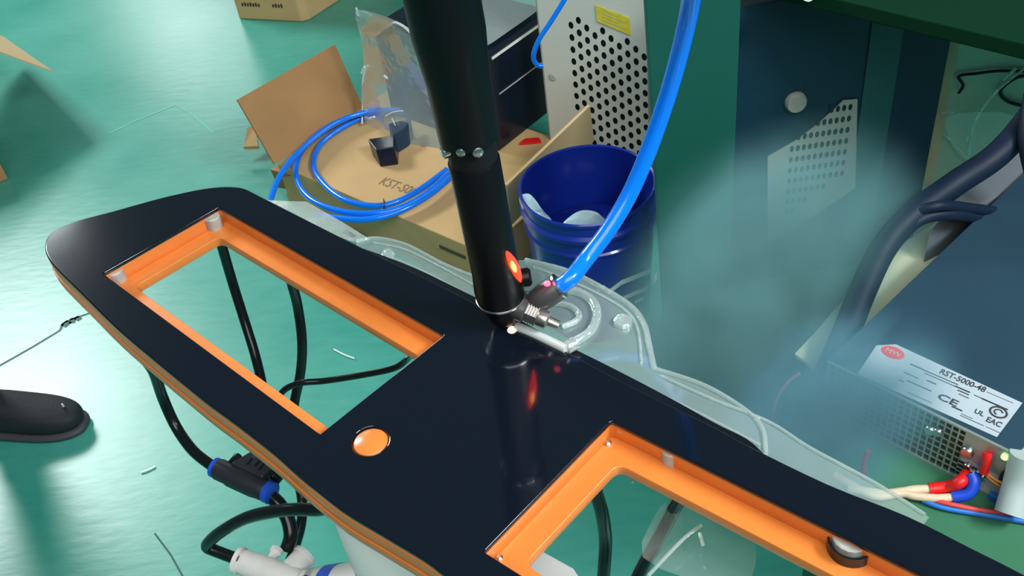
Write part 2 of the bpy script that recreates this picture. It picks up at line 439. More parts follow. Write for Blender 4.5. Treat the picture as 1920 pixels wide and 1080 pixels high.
# small corner pieces beside it
a1 = P(455, 280, 0.0); MB().prism([P(458, 280, 0.03), P(486, 279, 0.03), P(480, 240, 0.06), P(466, 244, 0.06)], (0, 0, 0.01)).build('flap_corner', 'card', t)
MB().prism([P(507, 318, .11), P(550, 330, .11), P(548, 356, .02), P(522, 352, .02)], ey * 0.02).build('side_flap', 'cardin', t)
# flap on the right end, standing towards the cabinet
ro = br + ey * 0.05
nr = np.cross(ey, Z + ex * 0.25); 
q1 = PN(946, 345, br + ex * 0.004, nr); q2 = PN(1102, 196, br + ex * 0.004, nr); q3 = PN(1110, 262, br + ex * 0.004, nr); q4 = PN(955, 420, br + ex * 0.004, nr)
MB().prism([q4, q3, q2, q1], nr / np.linalg.norm(nr) * 0.007).build('flap', 'cardedge', t)
text_part('KST-S00', 'printed_text', 'cardink', t, P(708, 344, BZ + 0.0008), ex * 0.99 + ey * 0.06, ey, 0.05, fit=0.12)
fo = bl + ex * (BL * 0.80) - ey * 0.0012 - Z * 0.05
mb = MB()
for j in range(14): mb.box(fo + ex * j * 0.0065, ex * 0.004, Z * 0.012, -ey * 0.0006)
mb.build('printed_line', 'ink', t)
mb = MB()
for j, (sx, sy) in enumerate(((0, 0), (0.035, 0.02), (0.06, -0.005))):
    c = P(770, 258, BZ + 0.0008) + ex * sx + ey * sy; mb.lathe(c, Z, [(0.013, 0), (0.013, 0.0004)], 12)
mb.build('printed_symbol', 'cardin', t)
tag(MB().prism([P(975, 272, BZ + .002), P(1015, 268, BZ + .002), P(1010, 262, BZ + .002), P(985, 264, BZ + .002)], Z * 0.008).build('red_strip', 'red'),
    'small red strip on the cardboard box behind the black tool', 'strip')

# ================================================================== BLACK CASE IN PLASTIC + FILM
cw0 = P(936, 284, BZ + 0.001)
near_top = None
def vert(px, py, base):                        # height above base where the ray passes over it
    d = ray(px, py); h = np.array([d[0], d[1]]); k = np.dot([base[0], base[1]], h) / h.dot(h)
    return H + d[2] * k
ztop = vert(905, 112, cw0)
t = thing('equipment_case', cw0, 'black equipment case on the cardboard box, behind the tool', 'case')
cl_ = (cw0 - PN(690, 10, cw0, ey)).dot(ex)
MB().box(cw0 - ex * cl_, ex * cl_, ey * 0.30, Z * (ztop - BZ)).build('body', 'case', t, bevel=0.004)
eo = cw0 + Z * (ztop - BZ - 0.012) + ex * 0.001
MB().box(eo + ey * 0.02, ey * 0.28, ex * 0.003, Z * 0.007).build('bright_edge', 'cwhite', t)  # pale strip paints the highlight along the film-covered case edge
MB().box(eo + ey * 0.03 - Z * 0.11, ey * 0.26, ex * 0.002, Z * 0.0025).build('faint_line', 'robotgrey', t)  # thin grey line along the side of the case
# black block poking out of the bag
fb0 = P(722, 312, BZ + 0.001)
t = thing('black_bracket', fb0, 'small black block under clear plastic, standing on the cardboard box', 'bracket')
MB().prism([fb0 + np.array([-0.012, 0, 0]), fb0 + np.array([0.038, 0, 0]), fb0 + np.array([0.040, 0.06, 0]), fb0 + np.array([-0.035, 0.06, 0])], np.array([-.004, .012, .052])).build('foot', 'case', t, bevel=0.002)
MB().prism([fb0 + np.array([0.03, 0.05, 0.001]), fb0 + np.array([0.07, 0.085, 0.001]), fb0 + np.array([0.085, 0.13, 0.001]), fb0 + np.array([0.02, 0.12, 0.001])], (0.0, 0.02, 0.05)).build('post', 'navydeep', t, bevel=0.002)
# plastic bag
bagp = cw0 - ey * 0.02
rows = [[(663, 12), (715, 28), (742, 38), (790, 65), (850, 100), (905, 120)],
        [(667, 40), (705, 60), (738, 48), (775, 90), (845, 130), (905, 160)],
        [(676, 62), (695, 82), (735, 95), (780, 130), (850, 170), (915, 195)],
        [(684, 120), (697, 130), (730, 150), (790, 180), (850, 205), (915, 225)],
        [(678, 160), (700, 185), (745, 200), (790, 225), (840, 240), (915, 250)],
        [(680, 235), (705, 250), (750, 268), (790, 285), (830, 300), (905, 300)]]
offs = [[.0, .0, .02, .0, .0, .0], [.03, .0, .03, .02, .01, .01], [.0, .05, .01, .03, .02, .01], [.04, .02, .05, .02, .04, .01], [.03, .07, .04, .05, .02, .02], [.08, .07, .10, .08, .07, .05]]
grid = [[PN(x, y, cw0 - ey * (0.012 + offs[r][c]), ey) for c, (x, y) in enumerate(row)] for r, row in enumerate(rows)]
t = thing('plastic_bag', cw0 - ex * 0.2 - ey * 0.05, 'crinkled clear plastic bag hanging from the black case over the blue coil', 'bag')
mb = MB()
for r in range(6):
    for c in range(6): mb.v.append(grid[r][c])
for r in range(5):
    for c in range(5): mb.f.append([r * 6 + c, r * 6 + c + 1, (r + 1) * 6 + c + 1, (r + 1) * 6 + c])
mb.build('film', 'film', t, smooth=True, subs=2)
mb = MB()
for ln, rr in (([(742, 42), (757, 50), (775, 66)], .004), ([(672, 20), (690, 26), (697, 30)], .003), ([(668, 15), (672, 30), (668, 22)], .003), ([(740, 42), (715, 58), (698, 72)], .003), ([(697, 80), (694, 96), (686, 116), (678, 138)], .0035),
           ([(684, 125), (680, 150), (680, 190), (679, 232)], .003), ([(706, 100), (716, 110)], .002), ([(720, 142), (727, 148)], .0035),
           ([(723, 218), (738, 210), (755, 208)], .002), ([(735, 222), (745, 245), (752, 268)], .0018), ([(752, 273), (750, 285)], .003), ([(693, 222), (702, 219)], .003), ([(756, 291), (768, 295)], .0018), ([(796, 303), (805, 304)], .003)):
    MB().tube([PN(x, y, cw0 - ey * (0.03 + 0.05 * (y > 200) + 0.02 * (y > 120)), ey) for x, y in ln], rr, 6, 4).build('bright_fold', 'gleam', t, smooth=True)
for pp in ([(668, 16), (712, 32), (736, 44), (716, 58), (676, 60), (690, 44)], [(676, 50), (700, 42), (730, 48), (702, 72), (682, 66)]):
    MB().quad(*[PN(x, y, cw0 - ey * 0.035, ey) for x, y in pp]).build('white_crumple', 'frost', t)
mb = MB(); g2 = []
for r in range(5):
    for c in range(5):
        mb.v.append(cw0 - ex * (0.27 - 0.06 * c) + ey * (0.02 + 0.075 * r) + Z * (ztop - BZ + 0.006 + 0.012 * random.random()))
for r in range(4):
    for c in range(4): mb.f.append([r * 5 + c, r * 5 + c + 1, (r + 1) * 5 + c + 1, (r + 1) * 5 + c])
mb.build('top_film', 'film', t, smooth=True, subs=2)

# ================================================================== BLUE COIL
HR = 0.0082
t = thing('hose_coil', P(700, 320, BZ), 'coil of bright blue air hose tied and lying on the cardboard box', 'hose')
def zc(x, y): return BZ + 0.010
loops = [
 [(838, 318), (780, 360), (720, 385), (655, 378), (612, 350), (588, 312), (600, 272), (640, 240), (690, 218), (755, 212), (815, 232), (860, 262), (880, 292)],
 [(845, 322), (790, 370), (725, 397), (650, 398), (590, 378), (560, 345), (556, 305), (580, 265), (625, 232), (690, 212), (755, 207), (818, 228), (866, 260), (888, 292)],
]
mb = MB(); zz = []
full = []
for li, lp in enumerate(loops):
    for (x, y) in lp: full.append(P(x, y, BZ + 0.010 + li * 0.012 + 0.002 * random.random()))
full.append(P(860, 318, BZ + 0.03)); full.append(P(810, 362, BZ + 0.03)); full.append(P(745, 398, BZ + 0.025)); full.append(P(680, 412, BZ + 0.02)); full.append(P(606, 405, BZ + 0.015))
mb.tube(full, HR, 12, 8).build('coiled_tube', 'hoseblue', t, smooth=True)
tail = [P(740, 206, BZ + .035), P(680, 212, BZ + .04), P(620, 236, BZ + .045), P(560, 285, BZ + .05), P(525, 330, BZ + .05), P(508, 372, BZ + .045), P(499, 410, BZ + .04)]
MB().tube(tail, HR, 12, 8).build('loose_end', 'hoseblue', t, smooth=True)
e0, e1 = P(606, 405, BZ + 0.015), P(592, 404, BZ + 0.015)
MB().tube([e0, e1], HR * 1.12, 12, 0).build('end_plug', 'plugblue', t, smooth=True)
tc_ = P(722, 392, BZ + 0.012)
ring = [tc_ + np.array([0.0, math.cos(a) * 0.026, math.sin(a) * 0.013 + 0.004]) for a in np.linspace(0, 2 * math.pi, 15)[:-1]]
MB().tube(ring, 0.0016, 6, 2, closed=True).build('cable_tie', 'hoseblack', t, smooth=True)
MB().tube([tc_ + np.array([0, -.01, .014]), tc_ + np.array([.002, .006, .03])], 0.0015, 6, 0).build('tie_tail', 'hoseblack', t)

# ================================================================== BUCKET
bc = P(1101, 345, 0.37); bcf = np.array([bc[0], bc[1], 0]); r_top = 0.152
t = thing('bucket', bcf, 'dark blue plastic bucket with pale scraps inside, in front of the white cabinet', 'bucket')
prof = [(0.128, 0.0), (0.130, 0.004), (0.143, 0.20), (0.1455, 0.275), (0.150, 0.276), (0.151, 0.282), (0.147, 0.286), (0.1465, 0.318), (0.1555, 0.320), (0.1565, 0.330), (0.149, 0.336),
        (0.149, 0.360), (0.1545, 0.364), (0.1550, 0.371), (0.1515, 0.374), (0.1475, 0.371), (0.146, 0.33), (0.141, 0.2), (0.127, 0.006), (0.001, 0.006)]
MB().lathe(bcf, Z, prof, 72).build('body', 'bucket', t, smooth=True)
def onb(ang, z, r=0.1475): return bcf + np.array([math.cos(ang) * r, math.sin(ang) * r, z])
mb = MB()
def bstroke(pts, wd):
    mb = MB()
    for i in range(len(pts) - 1):
        (x0, y0), (x1, y1) = pts[i], pts[i + 1]
        P0 = [PN(x0, y0, bcf, (0, 1, 0)), PN(x1, y1, bcf, (0, 1, 0))]
        k = 6
        for j in range(k):
            def s3(tt, off):
                x = x0 + (x1 - x0) * tt; y = y0 + (y1 - y0) * tt + off
                d = ray(x, y); oo = CAMP - bcf                       # hit the tapering wall
                rr = 0.1445
                A = d[0] ** 2 + d[1] ** 2; B = 2 * (oo[0] * d[0] + oo[1] * d[1]); Cc = oo[0] ** 2 + oo[1] ** 2 - rr * rr
                D = B * B - 4 * A * Cc
                k_ = (-B - math.sqrt(max(D, 0))) / (2 * A)
                return CAMP + d * k_
            mb.quad(s3(j / k, -wd / 2), s3((j + 1) / k, -wd / 2), s3((j + 1) / k, wd / 2), s3(j / k, wd / 2))
    mb.build('printed_lettering', 'letter', t)
bstroke([(1140, 549), (1165, 530), (1190, 520), (1219, 508)], 9)
bstroke([(1168, 560), (1190, 550), (1216, 540)], 8)
bstroke([(1120, 540), (1134, 540)], 10)
bstroke([(1224, 528), (1232, 516)], 14)
bstroke([(1190, 567), (1206, 560)], 6)
# scraps in the bucket
for px, py, zz_, a, sx, sy, lb in ((990, 392, 0.335, 0.9, 0.030, 0.055, 'pale teal curved scrap leaning on the left inside of the bucket'),
                             (1098, 424, 0.25, 0.0, 0.045, 0.030, 'pale teal rounded scrap at the bottom middle of the bucket')):
    if px < 1000:
        pts = [P(974, 372, 0.35), P(990, 368, 0.35), P(1004, 380, 0.345), P(1022, 405, 0.32), P(1042, 428, 0.29), P(1020, 424, 0.29), P(992, 418, 0.31), P(980, 395, 0.33)]
    else:
        pts = [P(1055, 428, .30), P(1068, 412, .30), P(1090, 402, .30), P(1115, 403, .30), P(1132, 412, .30), P(1134, 428, .28), P(1095, 440, .27)]
    pts = crom(pts, 4, True); cc = sum(pts) / len(pts); mb = MB(); n = len(pts)
    for s_, h_ in ((1, 0.0), (1.0, 0.006), (0.8, 0.016), (0.4, 0.021)):
        mb.v += [cc + (p - cc) * s_ + Z * h_ for p in pts]
    for i in range(3):
        for j in range(n): mb.f.append([i * n + j, i * n + (j + 1) % n, (i + 1) * n + (j + 1) % n, (i + 1) * n + j])
    mb.f.append([3 * n + j for j in range(n)]); mb.f.append([j for j in range(n)][::-1])
    o = mb.build('plastic_scrap', 'scrap', smooth=True); tag(o, lb, 'scrap')
# heap of scraps the visible ones rest on
o = MB().lathe(bcf + Z * 0.012, Z, [(0.124, 0), (0.131, 0.12), (0.136, 0.2), (0.09, 0.235), (0.03, 0.25), (0.001, 0.25)], 32).build('waste_bag', 'bucket', smooth=True)
tag(o, 'dark blue liner heap deep inside the blue bucket', 'liner')

# ================================================================== WHITE PERFORATED CABINET
wr = PY(1213, 0, 2.22); wr0 = np.array([wr[0], wr[1], 0])
dl = ray(1004, 0)
E3 = np.array([0.80, -0.60, 0])
N3 = np.array([-0.60, -0.80, 0])
wl = PN(1004, 0, wr0, N3); WW = np.linalg.norm((wr0 - wl)[:2]); zt = 0.82
w0 = wr0 - E3 * WW
t = thing('perforated_cabinet', w0, 'off-white metal cabinet with a perforated front and yellow label', 'cabinet')
MB().box(w0 - N3 * 0.012 + E3 * 0.004, E3 * (WW - 0.008), -N3 * 0.4, Z * zt).build('body', 'hole', t)
mb = MB()
hl = PN(1062, 30, w0, N3); s0 = (hl - w0).dot(E3)
hb = PN(1100, 330, w0, N3)[2]; top_l = PN(1062, 26, w0, N3)[2]
mb.quad(w0, w0 + E3 * s0, w0 + E3 * s0 + Z * zt, w0 + Z * zt)
mb.quad(w0 + E3 * s0, wr0, wr0 + Z * hb, w0 + E3 * s0 + Z * hb)
def inw(p):
    x, y = toscreen(p); return y > 28 + (x - 1062) * 0.40
perforated(mb, w0 + E3 * s0 + Z * hb, E3, Z, WW - s0, zt - hb, 0.0233, 0.0342, 0.0074, 0.0100, inw)
mb.build('perforated_front', 'white', t)
MB().box(w0, E3 * 0.004, -N3 * 0.4, Z * zt).build('side_panel', 'white', t)
MB().box(wr0, -E3 * 0.004, -N3 * 0.4, Z * zt).build('side_panel', 'white', t)
yl = [PN(x, y, w0 + N3 * 0.002, N3) for x, y in ((1120, 40), (1183, 66), (1180, 33), (1117, 9))]
lab = MB().prism(yl, N3 * 0.001).build('warning_label', 'yellow', t)
mb = MB()
for yy in (18, 24, 30, 36):
    a_, b_ = PN(1128, yy + 2, w0 + N3 * 0.0032, N3), PN(1172, yy + 20, w0 + N3 * 0.0032, N3)
    if yy % 12 == 6: b_ = a_ + (b_ - a_) * 0.7
    mb.quad(a_, b_, b_ + Z * 0.0022, a_ + Z * 0.0022)
mb.build('fine_print', 'ply', lab)
MB().lathe(PN(1036, 145, w0 + N3 * 0.001, N3), N3, [(0.012, 0), (0.009, 0.0015)], 16).build('smudge_cap', 'robotgrey', t)
# thin blue hose hanging before it
hp = [PY(x, y, 2.06) for x, y in ((1085, -50), (1058, 0), (1032, 42), (1012, 72), (1002, 96), (1001, 112), (1008, 122), (1018, 124))]
o = MB().tube(hp, 0.0056, 10, 8).build('thin_hose', 'hoseblue', smooth=True)
tag(o, 'thin blue air tube hanging in front of the left edge of the perforated cabinet', 'hose')

# ================================================================== GREEN COLUMN, DARK CABINET, PALE CABINET, BENCH
g0 = P(1244, 684, 0); gy = g0[1]
g1 = PY(1377, 300, gy)
t = thing('upright_board', (g0[0], gy, 0), 'green painted upright board right of the blue bucket', 'board')
ga, gb = PY(1250, 684, gy), PY(1209, -10, gy)
gl = gb + (gb - ga) * 0.1
MB().prism([(ga[0], gy, 0.012), (g1[0], gy, 0.012), (g1[0], gy, gl[2]), (gl[0], gy, gl[2])], (0, 0.02, 0)).build('panel', 'greenpaint', t, bevel=0.002)
MB().box((ga[0], gy - 0.001, 0), (g1[0] - ga[0], 0, 0), (0, 0.022, 0), (0, 0, 0.012)).build('base_plate', 'greenpaint', t)

DY = 1.85
def dk(px, py): return PY(px, py, DY)
x0 = dk(1370, 300)[0]; x1 = dk(1600, 300)[0]; x2 = dk(1655, 300)[0]; x3 = dk(1758, 200)[0]
t = thing('control_cabinet', ((x0 + x3) / 2, DY, 0), 'tall dark navy cabinet with slanted perforated vent, seen through the smoke', 'cabinet')
MB().box((x0, DY + 0.004, 0), (x3 - x0, 0, 0), (0, 0.34, 0), (0, 0, 0.74)).build('body', 'hole', t)
vp = [(1438, 292), (1490, 262), (1530, 232), (1560, 205), (1580, 186), (1606, 184), (1602, 350), (1540, 392), (1438, 452)]
vpw = [dk(x, y) for x, y in vp]
MB().box((x0, DY, 0.0), (x1 - x0, 0, 0), (0, 0.004, 0), (0, 0, 0.74)).build('door', 'navy', t, bevel=0.001)
MB().box((x1, DY - 0.004, 0.0), (x2 - x1, 0, 0), (0, 0.008, 0), (0, 0, 0.74)).build('door_frame', 'tealstrip', t)
MB().box((x2, DY - 0.001, 0.0), (x3 - x2, 0, 0), (0, 0.005, 0), (0, 0, 0.74)).build('side_panel', 'navydeep', t)
MB().box((x0 + 0.004, DY - 0.003, 0.40), (0.003, 0, 0), (0, 0.003, 0), (0, 0, 0.33)).build('bright_edge', 'robotgrey', t)
sheet = MB().prism([np.array([p[0], DY - 0.003, p[2]]) for p in vpw], (0, -0.003, 0)).build('vent_panel', 'vent', t)
mb = MB()
hx0 = dk(1481, 300)[0]; hx1 = dk(1588, 300)[0]
hp_ = [(1466, 268), (1530, 226), (1576, 184), (1604, 184), (1604, 322), (1540, 352), (1478, 402), (1466, 410)]
dx = 0.0136; dz = 0.0292
zz0 = dk(1481, 277)[2]
for i in range(10):
    for j in range(-6, 10):
        c = np.array([hx0 + i * dx, DY - 0.0062, zz0 - j * dz])
        sx, sy = toscreen(c)
        if inpoly(sx, sy, hp_):
            mb.v += [c + np.array([math.cos(a) * 0.0046, 0, math.sin(a) * 0.0082]) for a in np.linspace(0, 2 * math.pi, 13)[:-1]]
            k = len(mb.v) - 12; mb.f.append([k + q for q in range(12)])
mb.build('vent_hole', 'hole', sheet)
ck = dk(1491, 190)
MB().lathe(ck, (0, -1, 0), [(0.024, 0), (0.024, 0.008), (0.020, 0.014), (0.001, 0.014)], 24).build('knob', 'knob', t, smooth=True)

t = thing('pale_cabinet', dk(1850, 200) * np.array([1, 1, 0]) + np.array([0, .06, 0]), 'pale green cabinet front with beige edge, right of the navy cabinet', 'cabinet')
px3 = x3 + 0.004; zz1 = 0.74
MB().box((px3, DY + 0.03, 0), (0.75, 0, 0), (0, 0.3, 0), (0, 0, zz1)).build('body', 'pale', t, bevel=0.003)
MB().box((px3, DY + 0.022, 0.2), (0.03, 0, 0), (0, 0.008, 0), (0, 0, zz1 - 0.2)).build('edge_strip', 'ply', t)
for pts, lb, r in (([(1797, 175), (1806, 160), (1798, 143), (1830, 138), (1875, 133), (1935, 134)], 'dark cable with a bent end lying across the pale green cabinet', 0.0034),
                ([(1940, 140), (1905, 146), (1876, 170), (1890, 190), (1925, 200)], 'dark cable loop beside the clear film on the pale green cabinet', 0.004)):
    tag(MB().tube([PY(x, y, DY + 0.02) for x, y in pts], r, 8).build('cable', 'cablenavy', smooth=True), lb, 'cable')
t = thing('plastic_film', PY(1830, 300, DY), 'clear plastic film with bright creases over the pale green cabinet', 'film')
mb = MB(); rows = [[(1765, 210), (1830, 212), (1925, 208)], [(1775, 255), (1825, 265), (1900, 270)], [(1800, 300), (1822, 305), (1860, 300)]]
for r_, row in enumerate(rows):
    for c_, (x, y) in enumerate(row): mb.v.append(PY(x, y, DY + 0.012 - 0.012 * ((r_ + c_) % 2)))
for r_ in range(2):
    for c_ in range(2): mb.f.append([r_ * 3 + c_, r_ * 3 + c_ + 1, (r_ + 1) * 3 + c_ + 1, (r_ + 1) * 3 + c_])
mb.build('sheet', 'sheet', t, smooth=True, subs=1)
mb = MB()
for pts, r in (([(1765, 213), (1790, 211), (1860, 210), (1930, 205)], .0014), ([(1768, 250), (1790, 270), (1815, 300)], .0018), ([(1814, 300), (1822, 250), (1835, 215), (1870, 170), (1925, 125)], .0026), ([(1880, 150), (1905, 128)], .003), ([(1815, 255), (1812, 264)], .003), ([(1820, 252), (1819, 290)], .0018)):
    MB().tube([PY(x, y, DY + 0.008) for x, y in pts], r, 6).build('crease', 'ridge', t, smooth=True)

bz = 0.78
b0, b1 = P(1405, -14, bz), P(1940, 118, bz); bd = b1 - b0; bd /= np.linalg.norm(bd); bn = np.array([-bd[1], bd[0], 0])
t = thing('workbench', ((b0 + b1) / 2) * np.array([1, 1, 0]) + bn * 0.4, 'dark green topped workbench above the cabinets at the upper right', 'bench')
MB().box(b0 - bd * 0.05, b1 - b0 + bd * 0.6, bn * 0.9, Z * 0.03).build('worktop', 'darkgreen', t, bevel=0.003)
for c in (b0 + bn * 0.8, b1 + bd * 0.5 + bn * 0.05, b1 + bd * 0.5 + bn * 0.8):
    MB().box((c[0], c[1], 0), bd * 0.04, bn * 0.04, Z * bz).build('leg', 'darkgreen', t)
cp = P(1492, 4, bz + 0.03) ; mb = MB()
for i in range(5):
    for j in range(5):
        mb.v.append(cp + bd * (i - 2) * 0.013 + bn * (j * 0.02) + Z * (0.004 + 0.02 * random.random() * (0 < i < 4)))
for i in range(4):
    for j in range(4): mb.f.append([i * 5 + j, (i + 1) * 5 + j, (i + 1) * 5 + j + 1, i * 5 + j + 1])
tag(mb.build('crumpled_film', 'gleam', smooth=True, subs=1), 'crumpled whitish plastic on the edge of the dark green workbench', 'film')

# ================================================================== POWER SUPPLY TABLE
TZ = 0.52; PH = 0.098; PT = TZ + PH
fl, fr, bkl = P(1553, 675, PT), P(1909, 851, PT), P(1920, 325, PT)
pe = fr - fl; PW = np.linalg.norm(pe); pe /= PW; pb = bkl - fl; 
pn = np.array([-pe[1], pe[0], 0])
t0 = P(1500, 1200, TZ); 
tl = P(1395, 790, TZ)
t = thing('side_table', tl * np.array([1, 1, 0]) + np.array([.3, 0, 0]), 'green topped table carrying the metal power supply at the right', 'table')
tp = [P(1470, 800, TZ), P(1550, 585, TZ), P(1550, 585, TZ) + pn * .3 + pe * .25, P(1550, 585, TZ) + pn * .3 + pe * 1.0, P(2000, 1150, TZ) + pe * .25, P(2000, 1150, TZ), P(1480, 895, TZ)]
MB().prism([p - Z * 0.03 for p in tp], Z * 0.03).build('tabletop', 'greentop', t, bevel=0.003)
for c in (tp[0] + pe * 0.06, tp[2] + pe * 0.05 - pn * 0.08, tp[3] - pe * 0.1 - pn * 0.08, tp[4] - pe * 0.1 + pn * 0.05):
    MB().box((c[0], c[1], 0), pe * 0.035, pn * 0.035, Z * (TZ - 0.03)).build('leg', 'greenpaint', t)

t = thing('power_supply', (fl + fr) / 2 * np.array([1, 1, 0]) + Z * TZ, 'long grey metal power supply with a silver label on the green table', 'power supply')
f0 = fl * np.array([1, 1, 0]) + Z * TZ; DP = pb
# top cover is a parallelogram prism slightly turned, as it reads
MB().prism([fl, fr, fr + DP * 1.1, fl + DP * 1.1], -Z * 0.004).build('cover', 'psu', t, bevel=0.0008)
MB().prism([f0 + pn * 0.006, f0 + pe * PW + pn * 0.006, f0 + pe * PW + DP * 1.1, f0 + DP * 1.1], Z * (PH - 0.006)).build('body', 'pcb', t)
g_ = MB(); fn = -pn
def fp(u, v, o=0): return f0 + pe * u + Z * v + fn * o
g_.box(fp(0, PH - 0.003, 0.0), pe * PW, Z * 0.003, fn * 0.004)
g_.box(fp(0, 0.0, 0.0), pe * PW, Z * 0.003, fn * 0.004)
g_.box(fp(0, 0.003), pe * 0.004, Z * (PH - 0.006), fn * 0.002)
gw = PW * 0.86
ncol = 21; nrow = 8
for i in range(ncol + 1): g_.box(fp(0.004 + i * (gw * 0.86) / ncol, 0.003), pe * 0.0024, Z * (PH - 0.006), fn * 0.0015)
for j in range(1, nrow): g_.box(fp(0.004, 0.003 + j * (PH - 0.006) / nrow - 0.0011), pe * gw * 0.86, Z * 0.0022, fn * 0.0014)
g_.build('vent_grille', 'psufront', t)
MB().box(fp(gw * 0.86 + 0.006, 0.045), pe * (PW - gw * 0.86 - 0.006), Z * (PH - 0.048), fn * 0.0018).build('end_plate', 'psufront', t)
MB().box(fp(gw * 0.86 + 0.006, 0.003), pe * (PW - gw * 0.86 - 0.006), Z * 0.042, fn * 0.001).build('terminal_plate', 'robotgrey', t)
mb = MB()
for j in range(4): mb.box(fp(gw * 0.88, 0.008 + j * 0.008, 0.001), pe * 0.03, Z * 0.004, fn * 0.001)
mb.build('slot', 'hole', t)
def front(px, py, o=0.0): return PN(px, py, f0 + fn * o, fn)
MB().lathe(front(1885, 855, .002), fn, [(0.0045, 0), (0.0045, 0.004), (0.001, 0.006)], 14).build('status_light', 'ledgreen', t, smooth=True)
MB().box(front(1872, 905, 0.002), pe * 0.016, Z * 0.026, fn * 0.006).build('socket', 'hole', t, bevel=0.001)
for x, y, r in ((1815, 846, .009), (1745, 805, .008), (1760, 808, .007), (1816, 872, .006), (1826, 884, .006), (1838, 886, .006), (1842, 892, .007)):
    MB().lathe(front(x, y, .002), fn, [(r, 0), (r, 0.004), (r * .8, 0.006), (0.001, 0.006)], 14).build('screw', 'steel', t, smooth=True)
MB().tube([front(1852, 848, .006), front(1850, 862, .01), front(1845, 885, .012)], 0.0062, 10, 4).build('terminal_cover', 'red', t, smooth=True)
mb = MB()
for pts in ([(1840, 884), (1856, 893), (1880, 908)], [(1846, 882), (1862, 896), (1878, 905)], [(1850, 893), (1865, 905), (1876, 912)]):
    mb.tube([front(x, y, .012) for x, y in pts], 0.0016, 6, 4)
mb.build('signal_wire', 'orangewire', t, smooth=True)
MB().box(front(1853, 936, 0.002), pe * 0.024, Z * 0.02, fn * 0.008).build('signal_plug', 'bluewire', t, bevel=0.001)
# label on the cover
LZ = PT + 0.0006
lc = [P(1607, 702, LZ), P(1869, 820, LZ), P(1917, 756, LZ), P(1680, 646, LZ), P(1643, 648, LZ)]
lx = lc[1] - lc[0]; LW = np.linalg.norm(lx); lx /= LW; ly = np.array([-lx[1], lx[0], 0])
lab = MB().prism(lc, Z * 0.0005).build('rating_label', 'label', t)
def lp(px, py): return P(px, py, LZ + 0.0008)
tx = lambda s, px, py, size, fit=None: text_part(s, 'printed_text', 'ink', lab, lp(px, py), lx, ly, size, 0.0003, fit=fit, bold=size * 0.02)
d_ = np.linalg.norm(lp(1843, 730) - lp(1757, 697))
tx('RST-5000-48', 1760, 699, 0.0145, fit=d_)
tx('CE', 1755, 746, 0.0165, fit=.027); tx('UL', 1825, 773, 0.0115, fit=.0125); tx('EAC', 1847, 789, 0.0135, fit=.019)
mb = MB()
for (x, y, ln, wd) in ((1706, 683, .028, .003), (1731, 694, .07, .0022), (1733, 700, .09, .0018), (1694, 698, .03, .002), (1684, 712, .012, .002), (1700, 714, .05, .0026), (1738, 714, .018, .003), (1790, 724, .03, .0025),
                       (1795, 732, .022, .003), (1797, 739, .02, .002), (1826, 741, .05, .0018), (1840, 748, .05, .0035), (1850, 735, .05, .001), (1784, 763, .02, .004), (1802, 776, .022, .001), (1800, 779, .045, .0012), (1848, 800, .03, .001), (1700, 735, .05, .001)):
    o_ = lp(x, y); mb.box(o_, lx * ln * 0.7, ly * wd * 0.6, Z * 0.0003)
mb.build('fine_print', 'ink', lab)
oc = lp(1872, 773)
MB().tube([oc + lx * math.cos(a) * 0.0105 + ly * math.sin(a) * 0.0095 for a in np.linspace(0, 2 * math.pi, 25)[:-1]], 0.0013, 6, 0, closed=True).build('round_mark', 'ink', lab)
MB().tube([oc + lx * math.cos(a) * 0.005 + ly * math.sin(a) * 0.005 for a in np.linspace(0.3, 4.6, 12)], 0.001, 6, 0).build('round_mark', 'ink', lab)
oc = lp(1674, 661)
mb = MB(); k = 24
ring_ = [oc + lx * math.cos(a) * 0.0165 + ly * math.sin(a) * 0.0115 for a in np.linspace(0, 2 * math.pi, k + 1)[:-1]]
mb.prism(ring_, Z * 0.0003); mb.build('logo', 'redwire', lab)
text_part('MW', 'logo_letters', 'label', lab, oc - lx * 0.011 - ly * 0.004 + Z * 0.0005, lx, ly, 0.013, 0.0003, fit=0.022)
# cables leaving the supply
def wire(pts, r, name, m, lb=None, cat='wire', n=10, parent=None):
    o = MB().tube(pts, r, n).build(name, m, parent, smooth=True)
    if lb: tag(o, lb, cat)
    return o
W = TZ + 0.012
t = thing('power_wire', P(1790, 915, W), 'beige wire with red shrink sleeve at the power supply terminals', 'wire')
wire([front(1812, 890, .012), P(1800, 904, W + .02), P(1775, 913, W + .004), P(1742, 917, W)], 0.0085, 'sleeve', 'red', parent=t)
wire([P(1744, 917, W), P(1715, 918, W), P(1690, 922, W), P(1650, 925, W), P(1590, 915, W)], 0.0062, 'conductor', 'beige', parent=t)
t = thing('power_wire', P(1790, 930, W), 'beige wire with blue shrink sleeve below the red sleeved one', 'wire')
wire([front(1820, 888, .016), P(1826, 905, W + .02), P(1815, 925, W + .008), P(1787, 932, W)], 0.0085, 'sleeve', 'bluesleeve', parent=t)
wire([P(1789, 932, W), P(1755, 934, W), P(1715, 930, W), P(1690, 925, W), P(1640, 930, W), P(1590, 905, W), P(1565, 890, W)], 0.0058, 'conductor', 'beige', parent=t)
wire([P(1730, 938, TZ + .006), P(1770, 952, TZ + .006), P(1840, 964, TZ + .006), P(1950, 982, TZ + .006)], 0.0040, 'blue_wire', 'bluewire', 'thin blue wire along the green table in front of the power supply')
wire([P(1745, 936, TZ + .010), P(1785, 946, TZ + .012), P(1850, 958, TZ + .010), P(1950, 968, TZ + .010)], 0.0034, 'red_wire', 'redwire', 'thin red wire beside the blue wire on the green table')
